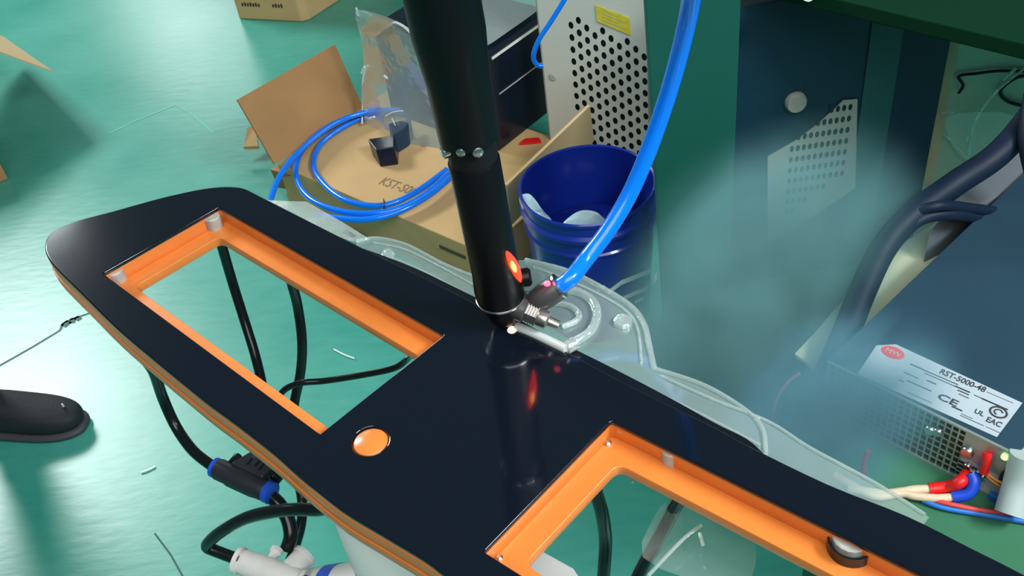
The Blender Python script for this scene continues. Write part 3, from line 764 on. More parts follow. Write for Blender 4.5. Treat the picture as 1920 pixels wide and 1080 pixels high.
wire([PY(1500, 700, 1.0), PY(1475, 720, .98), PY(1455, 755, .95), PY(1450, 790, .93)], 0.0022, 'pink_wire', 'redwire', 'thin pinkish wire arching through the smoke left of the power supply')
wire([P(1628, 845, .60), P(1620, 865, .58), P(1618, 895, .54)], 0.004, 'pink_wire', 'redwire', 'short pinkish wire standing in the smoke below the vent grille')
MB_ = MB().tube([P(1905, 865, PT - .05), P(1935, 880, PT - .05), P(1975, 900, PT - .05)], 0.028, 20, 0)
o = MB().tube([P(1925, 850, TZ + .10), P(1912, 905, TZ + .06), P(1895, 965, TZ + .03)], 0.020, 20, 4).build('grey_tube', 'greyblob', smooth=True)
tag(o, 'pale grey tube end at the right edge beside the power supply', 'tube')
# cream board, grey cover and thick cables behind the supply
cb = [P(x, y, TZ + 0.012) for x, y in ((1490, 668), (1528, 628), (1560, 590), (1660, 480), (1800, 395), (1900, 360), (1760, 520), (1640, 600), (1532, 700))]
tag(MB().prism(cb, Z * 0.006).build('cream_board', 'cream'), 'cream coloured board lying under the dark cables left of the power supply', 'board')
gc = P(1830, 330, TZ + .12)
gcp = [P(x, y, PT - 0.01) for x, y in ((1742, 432), (1850, 300), (1905, 255), (1960, 270), (1960, 330), (1850, 380))]
tag(MB().prism(gcp, -Z * (PH - 0.012)).build('grey_cover', 'greycloth', bevel=0.006), 'dark grey cover lying between the thick cables and the power supply', 'cover')
def zpath(l): return [P(x, y, z) for x, y, z in l]
for l, r, lb in (([(1990, 120, .78), (1935, 215, .74), (1870, 290, .71), (1790, 345, .68), (1715, 400, .66), (1660, 460, .63), (1620, 540, .60), (1580, 640, .57), (1548, 715, .555), (1530, 790, .545)], 0.021, 'thickest navy cable sweeping down from the right edge past the power supply'),
             ([(1965, 100, .80), (1942, 180, .78), (1932, 260, .74), (1945, 330, .70)], 0.018, 'thick navy cable hanging at the right edge above the power supply'),
             ([(1960, 420, .57), (1880, 400, .60), (1825, 391, .64), (1760, 386, .68), (1705, 405, .66), (1668, 445, .64), (1642, 500, .61), (1610, 580, .575), (1570, 680, .55)], 0.0085, 'black cable looping over the cream board to the left of the power supply'),
             ([(1930, 440, .57), (1850, 412, .60), (1790, 402, .65), (1735, 408, .66), (1690, 440, .64), (1650, 500, .60), (1596, 600, .57), (1560, 700, .545)], 0.010, 'black cable running just inside the looping one beside the power supply')):
    wire(zpath(l), r, 'cable', 'cablenavy', lb, 'cable', 16)

# ================================================================== THE PANEL AND ITS FIXTURE
PZ = 1.10
def W2(pts, z=PZ): return [P(x, y, z) for x, y in pts]
outer_px = [(84, 463), (88, 446), (104, 431), (150, 412), (210, 396), (300, 371), (370, 355), (420, 349), (455, 352), (485, 366), (560, 404), (655, 452), (760, 503), (850, 547), (950, 600), (1050, 652), (1150, 706), (1250, 757), (1330, 795), (1400, 833), (1550, 906), (1700, 966), (1820, 1026), (1900, 1066), (2000, 1120), (2100, 1180),
            (2100, 1420), (1900, 1560), (1500, 1440), (1100, 1240), (960, 1160), (880, 1108), (833, 1078), (794, 1049), (716, 1002), (639, 955), (561, 893), (510, 848), (438, 792), (390, 757), (334, 712), (277, 665), (215, 612), (150, 548), (104, 502), (88, 480)]
outer = crom(W2(outer_px), 4, True)
A_, B_, C_, D_ = W2([(410, 388), (193, 512), (600, 813), (832, 628)])
T_, L_ = W2([(1146, 789), (908, 1034)])
e_ = P(1740, 1084, PZ); ld = (e_ - T_) / np.linalg.norm(e_ - T_)
R_ = T_ + ld * 0.29; K_ = L_ + ld * 0.285 + np.array([0.0, 0.0, 0])
def rpoly(c, r, n=5):
    out = []
    for i in range(len(c)):
        p0, p1, p2 = c[i - 1], c[i], c[(i + 1) % len(c)]
        a = (p0 - p1) / np.linalg.norm(p0 - p1); b = (p2 - p1) / np.linalg.norm(p2 - p1)
        for j in range(n + 1):
            t_ = j / n; s, e = p1 + a * r, p1 + b * r
            out.append((1 - t_) ** 2 * s + 2 * t_ * (1 - t_) * p1 + t_ ** 2 * e)
    return out
def inset(c, ds):                       # offset each edge i (c[i] -> c[i+1]) inward by ds[i]
    n = len(c); cen = sum(c) / n; lines = []
    for i in range(n):
        p, q = c[i], c[(i + 1) % n]; d = (q - p)[:2]; d /= np.linalg.norm(d); nn = np.array([-d[1], d[0]])
        if nn.dot((cen - p)[:2]) < 0: nn = -nn
        lines.append((p[:2] + nn * ds[i], d))
    out = []
    for i in range(n):
        p1, d1 = lines[i - 1]; p2, d2 = lines[i]
        s = np.linalg.solve(np.array([d1, -d2]).T, p2 - p1)
        q = p1 + d1 * s[0]; out.append(np.array([q[0], q[1], PZ]))
    return out
w1 = [A_, B_, C_, D_]; w2 = [T_, L_, K_, R_]
hc = P(694, 826, PZ); hr = 0.0148
circ = lambda c, r, n=32: [c + np.array([math.cos(a) * r, math.sin(a) * r, 0]) for a in np.linspace(0, 2 * math.pi, n + 1)[:-1]]
cen = P(870, 800, PZ - 0.03)
pan = thing('instrument_panel', P(870, 760, PZ - 0.004), 'glossy black panel with two rectangular windows, orange fixture beneath it', 'panel')
flat_shape(outer, [rpoly(w1, 0.002), rpoly(w2, 0.002), circ(hc, hr)], PZ - 0.005, PZ, 0.0016, 'face', 'black', pan)
# narrow flange just below the far edge
i0, i1 = 11, 19
far_px = [(650, 455), (700, 472), (780, 503), (890, 556), (960, 592), (1050, 640), (1150, 690), (1250, 742), (1340, 792), (1400, 822), (1432, 850)]
near_px = [(1400, 838), (1330, 800), (1250, 762), (1150, 712), (1050, 660), (950, 608), (850, 556), (760, 512), (680, 475)]
fo_ = crom(W2(far_px, PZ - 0.006), 4) ; ni_ = crom([P(x, y, PZ - 0.006) for x, y in near_px], 4)
MB().prism(fo_ + ni_, -Z * 0.004).build('rear_flange', 'blackedge', pan, bevel=0.0008)

fix = thing('orange_fixture', P(870, 760, PZ - 0.035), 'orange tray fixture holding the black panel from below', 'fixture')
ow = [p for p in outer]
oc_ = sum(ow) / len(ow)
def shrink(poly, d):
    n = len(poly); out = []
    for i in range(n):
        t_ = (poly[(i + 1) % n] - poly[i - 1])[:2]; t_ /= (np.linalg.norm(t_) + 1e-9); nn = np.array([-t_[1], t_[0]])
        q = poly[i][:2] + nn * d; out.append(np.array([q[0], q[1], PZ]))
    return out
area_ = sum(outer[i][0] * outer[(i + 1) % len(outer)][1] - outer[(i + 1) % len(outer)][0] * outer[i][1] for i in range(len(outer)))
sg = 1 if area_ > 0 else -1
up_out = shrink(outer, sg * -0.0002)
h1 = rpoly(inset(w1, [-0.001] * 4), 0.003); h2 = rpoly(inset(w2, [-0.001] * 4), 0.003)
flat_shape(up_out, [h1, h2], PZ - 0.020, PZ - 0.0052, 0.0005, 'upper_wall', 'orange', fix, 1)
l1 = rpoly(inset(w1, [0.018, 0.0165, 0.009, 0.019]), 0.008); l2 = rpoly(inset(w2, [0.019, 0.017, 0.017, 0.019]), 0.009)
l1u = l1
flat_shape(shrink(outer, sg * -0.0012), [l1, l2], PZ - 0.030, PZ - 0.020, 0.0006, 'ledge', 'orange', fix, 1)
# solid boss showing through the round hole
MB().lathe(P(694, 826, PZ) - Z * 0.0052 + Z * 0.0, Z, [(hr - 0.0012, 0), (hr - 0.0012, 0.0035), (hr - 0.002, 0.0042), (0.0005, 0.0042)], 32).build('boss', 'orange', fix, smooth=True)
# clips, stops and screws on the ledges
def clip(px, py, r, h, name='clip', m='clip', zb=PZ - 0.020):
    return MB().lathe(P(px, py, zb), Z, [(r, 0), (r, h - 0.001), (r - 0.001, h), (0.0003, h)], 18).build(name, m, fix, smooth=True)
clip(504, 455, 0.0042, 0.013); clip(738, 587, 0.005, 0.013); clip(404, 425, 0.0085, 0.014); clip(222, 524, 0.009, 0.013)
clip(1260, 860, 0.0085, 0.013)
c = P(1594, 1028, PZ - 0.020)
MB().lathe(c, Z, [(0.016, 0), (0.016, 0.010), (0.0145, 0.010), (0.0145, 0.001)], 28, caps=False).build('seal_ring', 'hoseblack', fix, smooth=True)
clip(1594, 1024, 0.0135, 0.013)
for x, y in ((1140, 832), (936, 1047), (992, 957)):
    MB().lathe(P(x, y, PZ - 0.020), Z, [(0.003, 0), (0.003, 0.0015), (0.0015, 0.003), (0.0002, 0.003)], 12).build('screw', 'steel', fix, smooth=True)

# ------------------------------------------------------------------ clear skirt around the panel
SZ = PZ - 0.010
t = thing('clear_sheet', P(1080, 640, SZ), 'clear moulded plastic skirt sticking out behind the black panel', 'plastic sheet')
sk_far = [(668, 452), (705, 446), (760, 458), (830, 494), (888, 518), (925, 515), (960, 492), (1000, 488), (1060, 508), (1120, 535), (1180, 572), (1210, 606), (1222, 650), (1234, 690), (1310, 716), (1400, 768), (1450, 800), (1520, 840), (1600, 880), (1680, 930), (1742, 970)]
sk_near = [(1720, 1000), (1600, 950), (1500, 900), (1400, 850), (1300, 800), (1200, 750), (1100, 695), (1000, 645), (900, 595), (800, 545), (720, 505), (670, 480)]
fa_ = crom(W2(sk_far, SZ), 3); na_ = crom(W2(sk_near, SZ), 3)
MB().prism(fa_ + na_, -Z * 0.0006).build('skirt', 'sheet', t)
mb = MB()
for pts, r in (([(668, 452), (705, 446), (760, 458), (830, 494), (888, 518)], .0016), ([(700, 455), (760, 468), (840, 508), (895, 538)], .001), ([(735, 484), (800, 512), (895, 563)], .0014), ([(985, 488), (1060, 507), (1120, 535), (1180, 572), (1207, 606), (1218, 650), (1226, 688)], .0026),
               ([(1000, 500), (1100, 540), (1170, 580), (1195, 615), (1203, 680)], .0012), ([(1225, 690), (1320, 722), (1400, 770), (1430, 805), (1436, 850)], .0018), ([(1240, 705), (1340, 750), (1440, 790), (1520, 840), (1640, 905), (1735, 965)], .0013), ([(1060, 650), (1140, 690), (1240, 740), (1330, 785), (1425, 835)], .0014)):
    mb.tube([P(x, y, SZ + 0.001) for x, y in pts], r, 8)
mb.build('moulded_rib', 'ridge', t, smooth=True)
mb = MB()
mb.tube([P(x, y, SZ + 0.002) for x, y in ((1045, 543), (1085, 548), (1112, 566), (1119, 592), (1106, 622), (1068, 646))], .0042, 10)
mb.tube([P(x, y, SZ + 0.002) for x, y in ((1040, 568), (1070, 574), (1086, 590), (1078, 603), (1055, 612))], .0028, 10)
mb.build('raised_loop', 'ridge', t, smooth=True)
MB().lathe(P(1168, 606, SZ), Z, [(0.0078, 0), (0.0078, 0.004), (0.005, 0.006), (0.0003, 0.006)], 20).build('moulded_stud', 'ridge', t, smooth=True)
MB().lathe(P(727, 478, SZ), Z, [(0.007, 0), (0.005, 0.004), (0.0003, 0.005)], 16).build('moulded_stud', 'ridge', t, smooth=True)
# trim cut by the tool, curled up bright edge
MB().tube([P(x, y, PZ + 0.001) for x, y in ((968, 612), (1000, 625), (1035, 642), (1062, 655))], 0.0042, 10).build('cut_edge', 'gleam', t, smooth=True)
MB().tube([P(x, y, PZ) for x, y in ((1062, 652), (1078, 643))], 0.006, 10, 0).build('cut_edge', 'ridge', t, smooth=True)
# frosted film left of the skirt
ff = [P(x, y, SZ - 0.002 + dzz) for x, y, dzz in ((487, 374, 0), (540, 377, .004), (575, 378, .006), (640, 415, .002), (690, 446, 0), (668, 456, 0), (600, 430, 0), (540, 402, 0))]
tag(MB().prism(ff, -Z * 0.0005).build('frosted_film', 'frost'), 'frosted translucent film strip beside the panel, covering the end of the blue coil', 'film')
# crumpled film under the second window
mb = MB(); rows = [[(1250, 915), (1330, 950), (1420, 990)], [(1220, 985), (1300, 1010), (1420, 1060)], [(1180, 1050), (1290, 1085), (1400, 1120)]]
for r_, row in enumerate(rows):
    for c_, (x, y) in enumerate(row): mb.v.append(P(x, y, 1.045 - 0.02 * ((r_ + c_) % 2)))
for r_ in range(2):
    for c_ in range(2): mb.f.append([r_ * 3 + c_, (r_ + 1) * 3 + c_, (r_ + 1) * 3 + c_ + 1, r_ * 3 + c_ + 1])
t = thing('loose_film', P(1300, 1000, 1.02), 'crumpled clear film below the right window of the panel', 'film')
mb.build('sheet', 'sheet', t, smooth=True, subs=1)
mb = MB()
for pts, r in (([(1315, 985), (1280, 1012), (1215, 1080)], .0015), ([(1312, 1000), (1318, 1022)], .0015), ([(1318, 962), (1330, 970), (1345, 972)], .0012), ([(1180, 890), (1186, 905)], .0012)):
    MB().tube([P(x, y, 1.05) for x, y in pts], r, 6).build('crease', 'ridge', t, smooth=True)

# ================================================================== CUTTING TOOL
tb = P(948, 603, PZ + 0.003)
dd = ray(829, 0); kk = (tb[1] + 0.0) / dd[1]; tt_ = CAMP + dd * kk
ax = tt_ - tb; TL = np.linalg.norm(ax); ax /= TL
def pr_at(px, py):
    """distance along the tool axis for a pixel height"""
    lo, hi = 0, TL * 1.2
    for _ in range(40):
        mid = (lo + hi) / 2
        if toscreen(tb + ax * mid)[1] > py: lo = mid
        else: hi = mid
    return lo
h_ring = pr_at(0, 558); h_joint = pr_at(0, 300); h_low = pr_at(0, 262)
r1 = 0.0205; r2 = 0.0222; r3 = 0.0255
t = thing('cutting_tool', tb, 'black cylindrical cutting tool with glowing red light, its tip at the panel edge', 'tool')
MB().lathe(tb, ax, [(0.006, 0.0), (0.0115, 0.004), (0.0135, 0.008), (0.0155, h_ring * 0.55), (0.0165, h_ring - 0.001)], 36).build('nozzle', 'toolblack', t, smooth=True)
MB().lathe(tb + ax * h_ring, ax, [(0.019, -0.002), (0.0213, 0), (0.0213, 0.0016), (0.019, 0.003)], 40).build('ring', 'steel', t, smooth=True)
MB().lathe(tb + ax * h_ring, ax, [(0.0208, 0.0022), (0.0212, 0.012), (0.0200, 0.03), (0.0200, h_joint - h_ring), (0.0195, h_joint - h_ring + 0.001)], 40).build('lower_barrel', 'toolblack', t, smooth=True)
MB().lathe(tb, ax, [(0.0188, h_joint - 0.001), (0.0188, h_low + 0.002)], 32).build('joint_collar', 'toolgap', t, smooth=True)
MB().lathe(tb, ax, [(0.0200, h_low), (0.0228, h_low + 0.003), (0.0232, TL * 0.8), (0.0262, TL * 0.92), (0.0262, TL * 1.25)], 40).build('upper_barrel', 'toolblack', t, smooth=True)
def on_tool(px, py, r):
    d = ray(px, py); o = CAMP - tb; a_ = d - ax * d.dot(ax); b_ = o - ax * o.dot(ax)
    A = a_.dot(a_); B = 2 * a_.dot(b_); Cc = b_.dot(b_) - r * r; D = max(B * B - 4 * A * Cc, 0)
    p = CAMP + d * ((-B - math.sqrt(D)) / (2 * A)); n = p - tb; n = n - ax * n.dot(ax); return p, n / np.linalg.norm(n)
for x, y, r in ((838, 283, .0052), (866, 282, .0036), (894, 282, .0042)):
    p, n = on_tool(x, y, 0.0192)
    MB().lathe(p - n * 0.001, n, [(r, 0), (r, 0.0045), (r * .6, 0.0056), (0.0002, 0.0056)], 14).build('screw', 'steel', t, smooth=True)
p0, n0_ = on_tool(950, 472, 0.0205); p1, n1_ = on_tool(976, 528, 0.0205); pm, nm_ = on_tool(964, 500, 0.0202)
lo_ = MB().tube([p0, pm, p1], lambda u: 0.0008 + 0.0034 * math.sin(math.pi * min(max(u, 0.0), 1)), 12, 8).build('red_light', 'led', t, smooth=True)
q0, _ = on_tool(959, 490, 0.0240); q1, _ = on_tool(967, 510, 0.0240)
MB().tube([q0, (q0 + q1) / 2, q1], lambda u: 0.0004 + 0.0016 * math.sin(math.pi * min(max(u, 0), 1)), 10, 6).build('light_core', 'ledcore', lo_, smooth=True)
p, n = on_tool(985, 520, 0.0205)
MB().lathe(p - n * 0.004, n, [(0.008, 0), (0.008, 0.007), (0.006, 0.009), (0.0003, 0.009)], 20).build('side_lug', 'toolblack', t, smooth=True)
# air fitting with elbow
fz = PZ + 0.022
t = thing('air_fitting', P(985, 580, fz), 'silver threaded elbow fitting joining the tool to the blue hose', 'fitting')
a0 = P(960, 572, fz + 0.004); a1 = P(1040, 607, fz - 0.008); fd = a1 - a0; fl_ = np.linalg.norm(fd); fd /= fl_
MB().lathe(a0, fd, [(0.0095, -0.004), (0.0105, 0.0), (0.0105, fl_ * 0.30), (0.009, fl_ * 0.34)], 24).build('nut', 'fitting', t, smooth=True)
prof = []
for i in range(9):
    h = fl_ * (0.34 + 0.03 * i); prof += [(0.0098 if i % 2 == 0 else 0.0084, h), (0.0098 if i % 2 == 0 else 0.0084, h + fl_ * 0.02)]
MB().lathe(a0, fd, prof, 6).build('thread', 'brass', t)
MB().lathe(a0, fd, [(0.0072, fl_ * 0.6), (0.0078, fl_ * 0.64), (0.0078, fl_ * 0.82), (0.0045, fl_ * 0.86), (0.004, fl_ * 1.1)], 18).build('tail_nut', 'brass', t, smooth=True)
b0_ = P(1010, 562, fz + 0.006); b1_ = P(1046, 538, fz + 0.016); be = b1_ - b0_; bl_ = np.linalg.norm(be); be /= bl_
el = MB().lathe(b0_, be, [(0.006, -0.008), (0.0105, -0.002), (0.0115, 0.006), (0.0115, bl_ - 0.001), (0.0105, bl_ + 0.001)], 26).build('elbow', 'fitting', t, smooth=True)
MB().lathe(b0_, be, [(0.0102, bl_), (0.0118, bl_ + 0.0005), (0.0118, bl_ + 0.0025), (0.0098, bl_ + 0.003)], 26).build('collar', 'steel', t, smooth=True)
lp_ = P(1026, 533, fz + 0.028)
MB().lathe(lp_, Z, [(0.0028, 0), (0.0026, 0.0018), (0.0005, 0.003)], 12).build('indicator_light', 'ledpink', t, smooth=True)
MB().tube([P(985, 562, fz), P(998, 562, fz + .003), P(1012, 562, fz + .006)], 0.0075, 14, 4).build('branch', 'fitting', t, smooth=True)
# blue hose rising from the elbow
hz0 = b1_ + be * 0.001
yv = hz0[1]
hose = [hz0 - be * 0.004, hz0 + be * 0.012] + [PY(x, y, yy) for x, y, yy in ((1098, 487, yv + .02), (1140, 432, yv + .035), (1180, 365, yv + .05), (1213, 290, yv + .06), (1240, 215, yv + .065), (1262, 145, yv + .065), (1283, 65, yv + .06), (1296, 0, yv + .05), (1305, -80, yv + .03))]
o = MB().tube(hose, 0.0072, 16, 8).build('blue_hose', 'hoseblue', smooth=True)
tag(o, 'bright blue air hose curving up from the tool fitting to the top edge', 'hose')
tag(MB().lathe(P(960, 619, PZ), Z, [(0.0042, 0), (0.0034, 0.0018), (0.0004, 0.0028)], 14).build('glowing_cut', 'spark', smooth=True), 'pink glowing cut spot under the tool tip on the panel edge', 'spark')

# ================================================================== HOSES AND CONNECTORS BELOW
def hz_(l): return [P(x, y, z) for x, y, z in l]
hb = lambda l, r, lb: tag(MB().tube(hz_(l), r, 12).build('air_hose', 'hoseblack', smooth=True), lb, 'hose')
hb([(410, 440, 1.068), (420, 475, 1.04), (436, 530, 1.0), (458, 600, .96), (478, 665, .93), (492, 725, .90), (500, 790, .88)], .0056, 'black air hose hanging nearest the left corner inside the left window')
hb([(533, 500, 1.068), (546, 530, 1.03), (558, 575, .99), (566, 640, .95), (563, 700, .91), (550, 770, .87), (552, 860, .84), (566, 935, .82), (564, 985, .80), (548, 1040, .78), (520, 1110, .76)], .0056, 'black air hose hanging in the middle of the left window and reappearing below the panel')
hb([(775, 655, 1.06), (766, 670, 1.02), (740, 690, 1.0), (680, 703, .99), (610, 714, .98), (565, 718, .98), (535, 730, .97), (524, 750, .96), (530, 800, .96)], .0033, 'thin black tube crossing the lower end of the left window')
hb([(278, 680, 1.070), (290, 700, 1.05), (305, 745, 1.01), (330, 800, .98), (362, 845, .97), (398, 874, .965)], .0054, 'black air hose from the left edge of the panel to the black connector')
hb([(508, 930, .955), (525, 948, .95), (540, 975, .94), (545, 1005, .93), (538, 1030, .92)], .0068, 'short black air hose between the black connector and the white one')
hb([(630, 940, 1.055), (600, 955, 1.04), (560, 955, 1.03), (520, 958, 1.02), (465, 970, 1.0), (425, 990, .98), (398, 1010, .96), (388, 1024, .945), (402, 1032, .94), (450, 1050, .935)], .0056, 'black air hose looping left from under the panel into the white connector')
hb([(1108, 880, 1.065), (1115, 915, 1.04), (1128, 960, 1.01), (1135, 1010, .97), (1133, 1060, .94), (1128, 1120, .90)], .0058, 'left black air hose seen in the right window')
hb([(1285, 920, 1.06), (1268, 945, 1.04), (1245, 990, 1.01), (1220, 1035, .98), (1195, 1085, .95), (1180, 1130, .93)], .0058, 'slanting black air hose seen in the right window, beside the film')

# black Y connector
cz = .965
k0, k1 = P(402, 876, cz), P(512, 926, cz - .005); kd = k1 - k0; kl = np.linalg.norm(kd); kd /= kl
t = thing('hose_connector', (k0 + k1) / 2, 'black air splitter with blue collars hanging below the left part of the panel', 'connector')
kn = np.cross(Z, kd); kn /= np.linalg.norm(kn)
MB().lathe(k0 + kd * 0.004, kd, [(0.0095, 0), (0.0105, 0.002), (0.0105, 0.014), (0.0115, 0.018), (0.0115, kl - 0.026), (0.0105, kl - 0.018), (0.0105, kl - 0.010), (0.0095, kl - 0.008)], 24).build('body', 'connector', t, smooth=True)
MB().prism([k0 + kd * 0.020 + kn * 0.004, k0 + kd * (kl - 0.012) + kn * 0.004, k0 + kd * (kl - 0.010) + kn * 0.024, k0 + kd * 0.030 + kn * 0.026], Z * 0.013).build('web', 'connector', t, bevel=0.002)
MB().lathe(k0 + kd * 0.038 + kn * 0.012 + Z * 0.004, kn, [(0.0095, 0), (0.0095, 0.014), (0.008, 0.016)], 20).build('branch_port', 'connector', t, smooth=True)
MB().lathe(k0 + kd * 0.038 + kn * 0.028 + Z * 0.004, kn, [(0.0085, 0), (0.0095, 0.001), (0.0095, 0.003), (0.006, 0.004)], 20).build('collar', 'plugblue', t, smooth=True)
MB().lathe(k0 + kd * 0.016 + kn * 0.008 + Z * 0.004, kn, [(0.0045, 0), (0.0045, 0.010), (0.003, 0.012)], 14).build('mount_lug', 'hoseblack', t, smooth=True)
MB().lathe(k0 + kd * (kl - 0.004) + kn * 0.010 + Z * 0.006, kn, [(0.0055, 0), (0.0055, 0.009), (0.004, 0.011)], 14).build('mount_lug', 'hoseblack', t, smooth=True)
MB().lathe(k0, kd, [(0.0075, -0.001), (0.0098, 0.0), (0.0098, 0.004), (0.0085, 0.0045)], 22).build('collar', 'plugblue', t, smooth=True)
MB().lathe(k0, kd, [(0.0090, kl - 0.008), (0.0108, kl - 0.007), (0.0108, kl - 0.001), (0.0075, kl)], 22).build('collar', 'plugblue', t, smooth=True)
mb = MB()
for i, (u, v) in enumerate(((.036, .010), (.044, .012), (.050, .010))): mb.box(k0 + kd * u + kn * v + Z * 0.0131, kd * 0.002, kn * 0.008, Z * 0.0006)
mb.build('moulded_mark', 'hoseblack', t)

# white connector
wz = .93
k0, k1 = P(446, 1050, wz), P(560, 1092, wz - .01); kd = k1 - k0; kl = np.linalg.norm(kd); kd /= kl
kn = np.cross(Z, kd); kn /= np.linalg.norm(kn)
t = thing('hose_connector', (k0 + k1) / 2, 'white air connector at the bottom edge, left of the robot arm', 'connector')
MB().lathe(k0, kd, [(0.011, 0.002), (0.0115, 0.006), (0.0125, 0.02), (0.0125, kl - 0.01), (0.0115, kl)], 26).build('body', 'cwhite', t, smooth=True)
MB().lathe(k0, kd, [(0.007, -0.002), (0.0128, -0.001), (0.0128, 0.003), (0.010, 0.004)], 26).build('collar', 'cwhite', t, smooth=True)
MB().lathe(k0, kd, [(0.010, kl), (0.0128, kl + 0.001), (0.0128, kl + 0.005), (0.008, kl + 0.006)], 26).build('collar', 'cwhite', t, smooth=True)
MB().lathe(k0 + kd * 0.050 + kn * 0.008, kn + kd * 0.25, [(0.0105, 0), (0.0105, 0.016), (0.0118, 0.017), (0.0118, 0.020), (0.007, 0.021)], 22).build('branch_port', 'cwhite', t, smooth=True)
MB().lathe(k0 + kd * 0.028 + kn * 0.010, kn, [(0.0045, 0), (0.0045, 0.007), (0.0065, 0.009), (0.0065, 0.013), (0.003, 0.014)], 16).build('mount_lug', 'cwhite', t, smooth=True)
hb([(566, 1088, .925), (590, 1105, .92), (620, 1140, .91)], .006, 'black air hose leaving the white connector at the bottom edge')

# ================================================================== ROBOT ARM
rc = P(722, 985, 1.062); 
xl = P(650, 1022, 1.0)
t = thing('robot_arm', np.array([rc[0], rc[1] , 0]), 'white robot arm under the panel with a blue ring on its joint', 'robot')
R0 = 0.043
cR = np.array([P(652, 1022, 1.0)[0] + R0 * 0.93, P(652, 1022, 1.0)[1] + R0 * 0.1, 0])
MB().lathe(cR, Z, [(R0, 0.985), (R0, 1.055), (R0 * .9, 1.064), (R0 * .3, 1.0675)], 48).build('tool_flange', 'robot', t, smooth=True)
MB().lathe(cR, Z, [(R0 * .985, 0.55), (R0 * .985, 0.984)], 48).build('wrist', 'robotgrey', t, smooth=True)
j0 = P(715, 1122, 0.90); j1 = P(580, 1140, 0.88)
jd = j1 - j0; jl = np.linalg.norm(jd); jd /= jl
MB().lathe(j0, jd, [(0.036, -0.02), (0.036, jl * 0.5)], 40).build('wrist_joint', 'robot', t, smooth=True)
MB().lathe(j0, jd, [(0.0365, jl * 0.5), (0.0365, jl * 0.68)], 40).build('joint_ring', 'plugblue', t, smooth=True)
MB().lathe(j0, jd, [(0.036, jl * 0.68), (0.036, jl * 0.9), (0.028, jl)], 40).build('joint_cap', 'robot', t, smooth=True)
MB().lathe((cR[0], cR[1], 0), Z, [(0.12, 0), (0.12, 0.05), (0.08, 0.07), (0.055, 0.10), (0.052, 0.50), (0.047, 0.55)], 48).build('column', 'robot', t, smooth=True)
pc = W2([(998, 1034), (1010, 1028), (1075, 1064), (1100, 1100), (960, 1100)], 1.03)
MB().prism(pc, -Z * 0.008).build('bracket_plate', 'robotgrey', t, bevel=0.002)

# ================================================================== PERSON'S SHOE
so = P(-60, 790, 0.0); st = P(162, 775, 0.02)
sd = np.array([st[0] - so[0], st[1] - so[1], 0]); sd /= np.linalg.norm(sd); sn = np.cross(Z, sd)
pr = thing('person', so, 'person cut by the left edge, only the toe of a black shoe visible', 'person')
toe = P(160, 790, 0.02)
def section(u, wd, ht, zb, n=16, sh=0.0):
    out = []
    for i in range(n):
        a = 2 * math.pi * i / n; c, s = math.cos(a), math.sin(a)
        yy = abs(c) ** 0.8 * (1 if c > 0 else -1) * wd / 2; zz2 = zb + ht / 2 + (abs(s) ** 0.75 * (1 if s > 0 else -1)) * ht / 2
        out.append(toe - sd * u + sn * (yy + sh) + Z * (zz2 - toe[2]))
    return out
def loft(secs, name, m, parent, subs=1):
    mb = MB(); n = len(secs[0])
    for s in secs: mb.v += s
    for i in range(len(secs) - 1):
        for j in range(n): mb.f.append([i * n + j, i * n + (j + 1) % n, (i + 1) * n + (j + 1) % n, (i + 1) * n + j])
    mb.f.append([j for j in range(n)][::-1]); mb.f.append([(len(secs) - 1) * n + j for j in range(n)])
    return mb.build(name, m, parent, smooth=True, subs=subs)
sp = [(0.002, .02, .02, .028), (0.008, .05, .038, .02), (0.025, .080, .052, .014), (0.055, .098, .064, .012), (0.09, .104, .072, .012), (0.13, .100, .084, .012), (0.17, .092, .098, .012), (0.21, .086, .105, .012), (0.25, .082, .10, .012), (0.285, .066, .09, .012)]
sh_ = loft([section(*s) for s in sp], 'shoe', 'shoe', pr)
sl = [(-.003, .03, .014, .004), (0.006, .065, .022, .0), (0.03, .096, .024, .0), (0.07, .110, .024, .0), (0.11, .110, .024, .0), (0.16, .100, .024, .0), (0.21, .088, .024, .0), (0.26, .082, .024, .0), (0.29, .066, .022, .0)]
loft([section(*s) for s in sl], 'sole', 'sole', sh_)
pl_, _n = P(118, 760, .085), 0
MB().lathe(P(119, 762, .07), Z, [(0.003, 0), (0.002, 0.008)], 8).build('eyelet', 'robotgrey', sh_)
ank = toe - sd * 0.235
leg = [ank + Z * .10, ank - sd * .01 + Z * .2, ank - sd * .05 + np.array([-.02, 0, 0]) + Z * .42, ank - sd * .08 + np.array([-.05, 0, 0]) + Z * .75]
MB().tube(leg, lambda u: 0.052 + 0.035 * u, 20, 6).build('trouser_leg', 'trouser', pr, smooth=True)

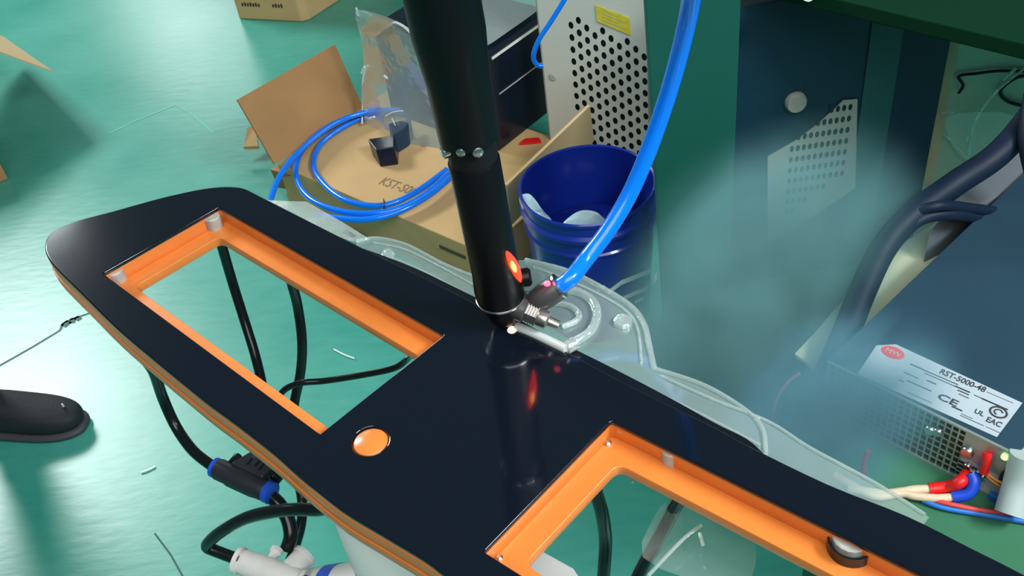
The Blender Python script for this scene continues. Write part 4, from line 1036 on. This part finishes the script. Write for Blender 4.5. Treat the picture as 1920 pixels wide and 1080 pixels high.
# ================================================================== SMOKE
def smoke(name, c, rad, dens, scale, lb, rot=0.0, seed=0.0, col=(0.42, 0.76, 0.9)):
    bpy.ops.mesh.primitive_ico_sphere_add(subdivisions=3, radius=1, location=c)
    o = bpy.context.object; o.name = name; o.scale = rad; o.rotation_euler = (0, rot, 0.4)
    m = bpy.data.materials.new(name); m.use_nodes = True; nt = m.node_tree; nt.nodes.clear(); N = nt.nodes.new; L = nt.links.new
    out = N('ShaderNodeOutputMaterial'); v = N('ShaderNodeVolumePrincipled'); v.inputs['Color'].default_value = (*col, 1); v.inputs['Anisotropy'].default_value = 0.1
    tc = N('ShaderNodeTexCoord'); n = N('ShaderNodeTexNoise'); n.inputs['Scale'].default_value = scale; n.inputs['Detail'].default_value = 3; n.inputs['Distortion'].default_value = 0.6
    mp = N('ShaderNodeMapping'); mp.inputs['Location'].default_value = (seed, seed, 0); L(tc.outputs['Object'], mp.inputs[0]); L(mp.outputs[0], n.inputs['Vector'])
    ln = N('ShaderNodeVectorMath'); ln.operation = 'LENGTH'; L(tc.outputs['Object'], ln.inputs[0])
    mr = N('ShaderNodeMapRange'); mr.interpolation_type = 'SMOOTHSTEP'; mr.inputs['From Min'].default_value = 1.0; mr.inputs['From Max'].default_value = 0.15
    mr.inputs['To Min'].default_value = 0; mr.inputs['To Max'].default_value = 1; L(ln.outputs['Value'], mr.inputs['Value'])
    nr_ = N('ShaderNodeMapRange'); nr_.inputs['From Min'].default_value = 0.36; nr_.inputs['From Max'].default_value = 0.66; nr_.inputs['To Min'].default_value = 0.15; nr_.inputs['To Max'].default_value = 1.0
    L(n.outputs['Fac'], nr_.inputs['Value'])
    mu = N('ShaderNodeMath'); mu.operation = 'MULTIPLY'; L(mr.outputs[0], mu.inputs[0]); L(nr_.outputs[0], mu.inputs[1])
    mu2 = N('ShaderNodeMath'); mu2.operation = 'MULTIPLY'; mu2.inputs[1].default_value = dens; L(mu.outputs[0], mu2.inputs[0])
    L(mu2.outputs[0], v.inputs['Density']); L(v.outputs[0], out.inputs['Volume'])
    o.data.materials.append(m); tag(o, lb, 'smoke', kind='stuff')
    return o
smoke('smoke_cloud', tuple(PY(1440, 570, 1.22)), (0.36, 0.20, 0.36), 20.0, 1.6, 'thin blue smoke drifting in front of the navy cabinet', col=(0.42, 0.95, 1.0))
smoke('smoke_cloud', tuple(PY(1550, 780, 0.84)), (0.22, 0.13, 0.16), 26.0, 1.7, 'dense blue smoke between the panel and the power supply', seed=3.1, col=(0.34, 0.80, 1.0))
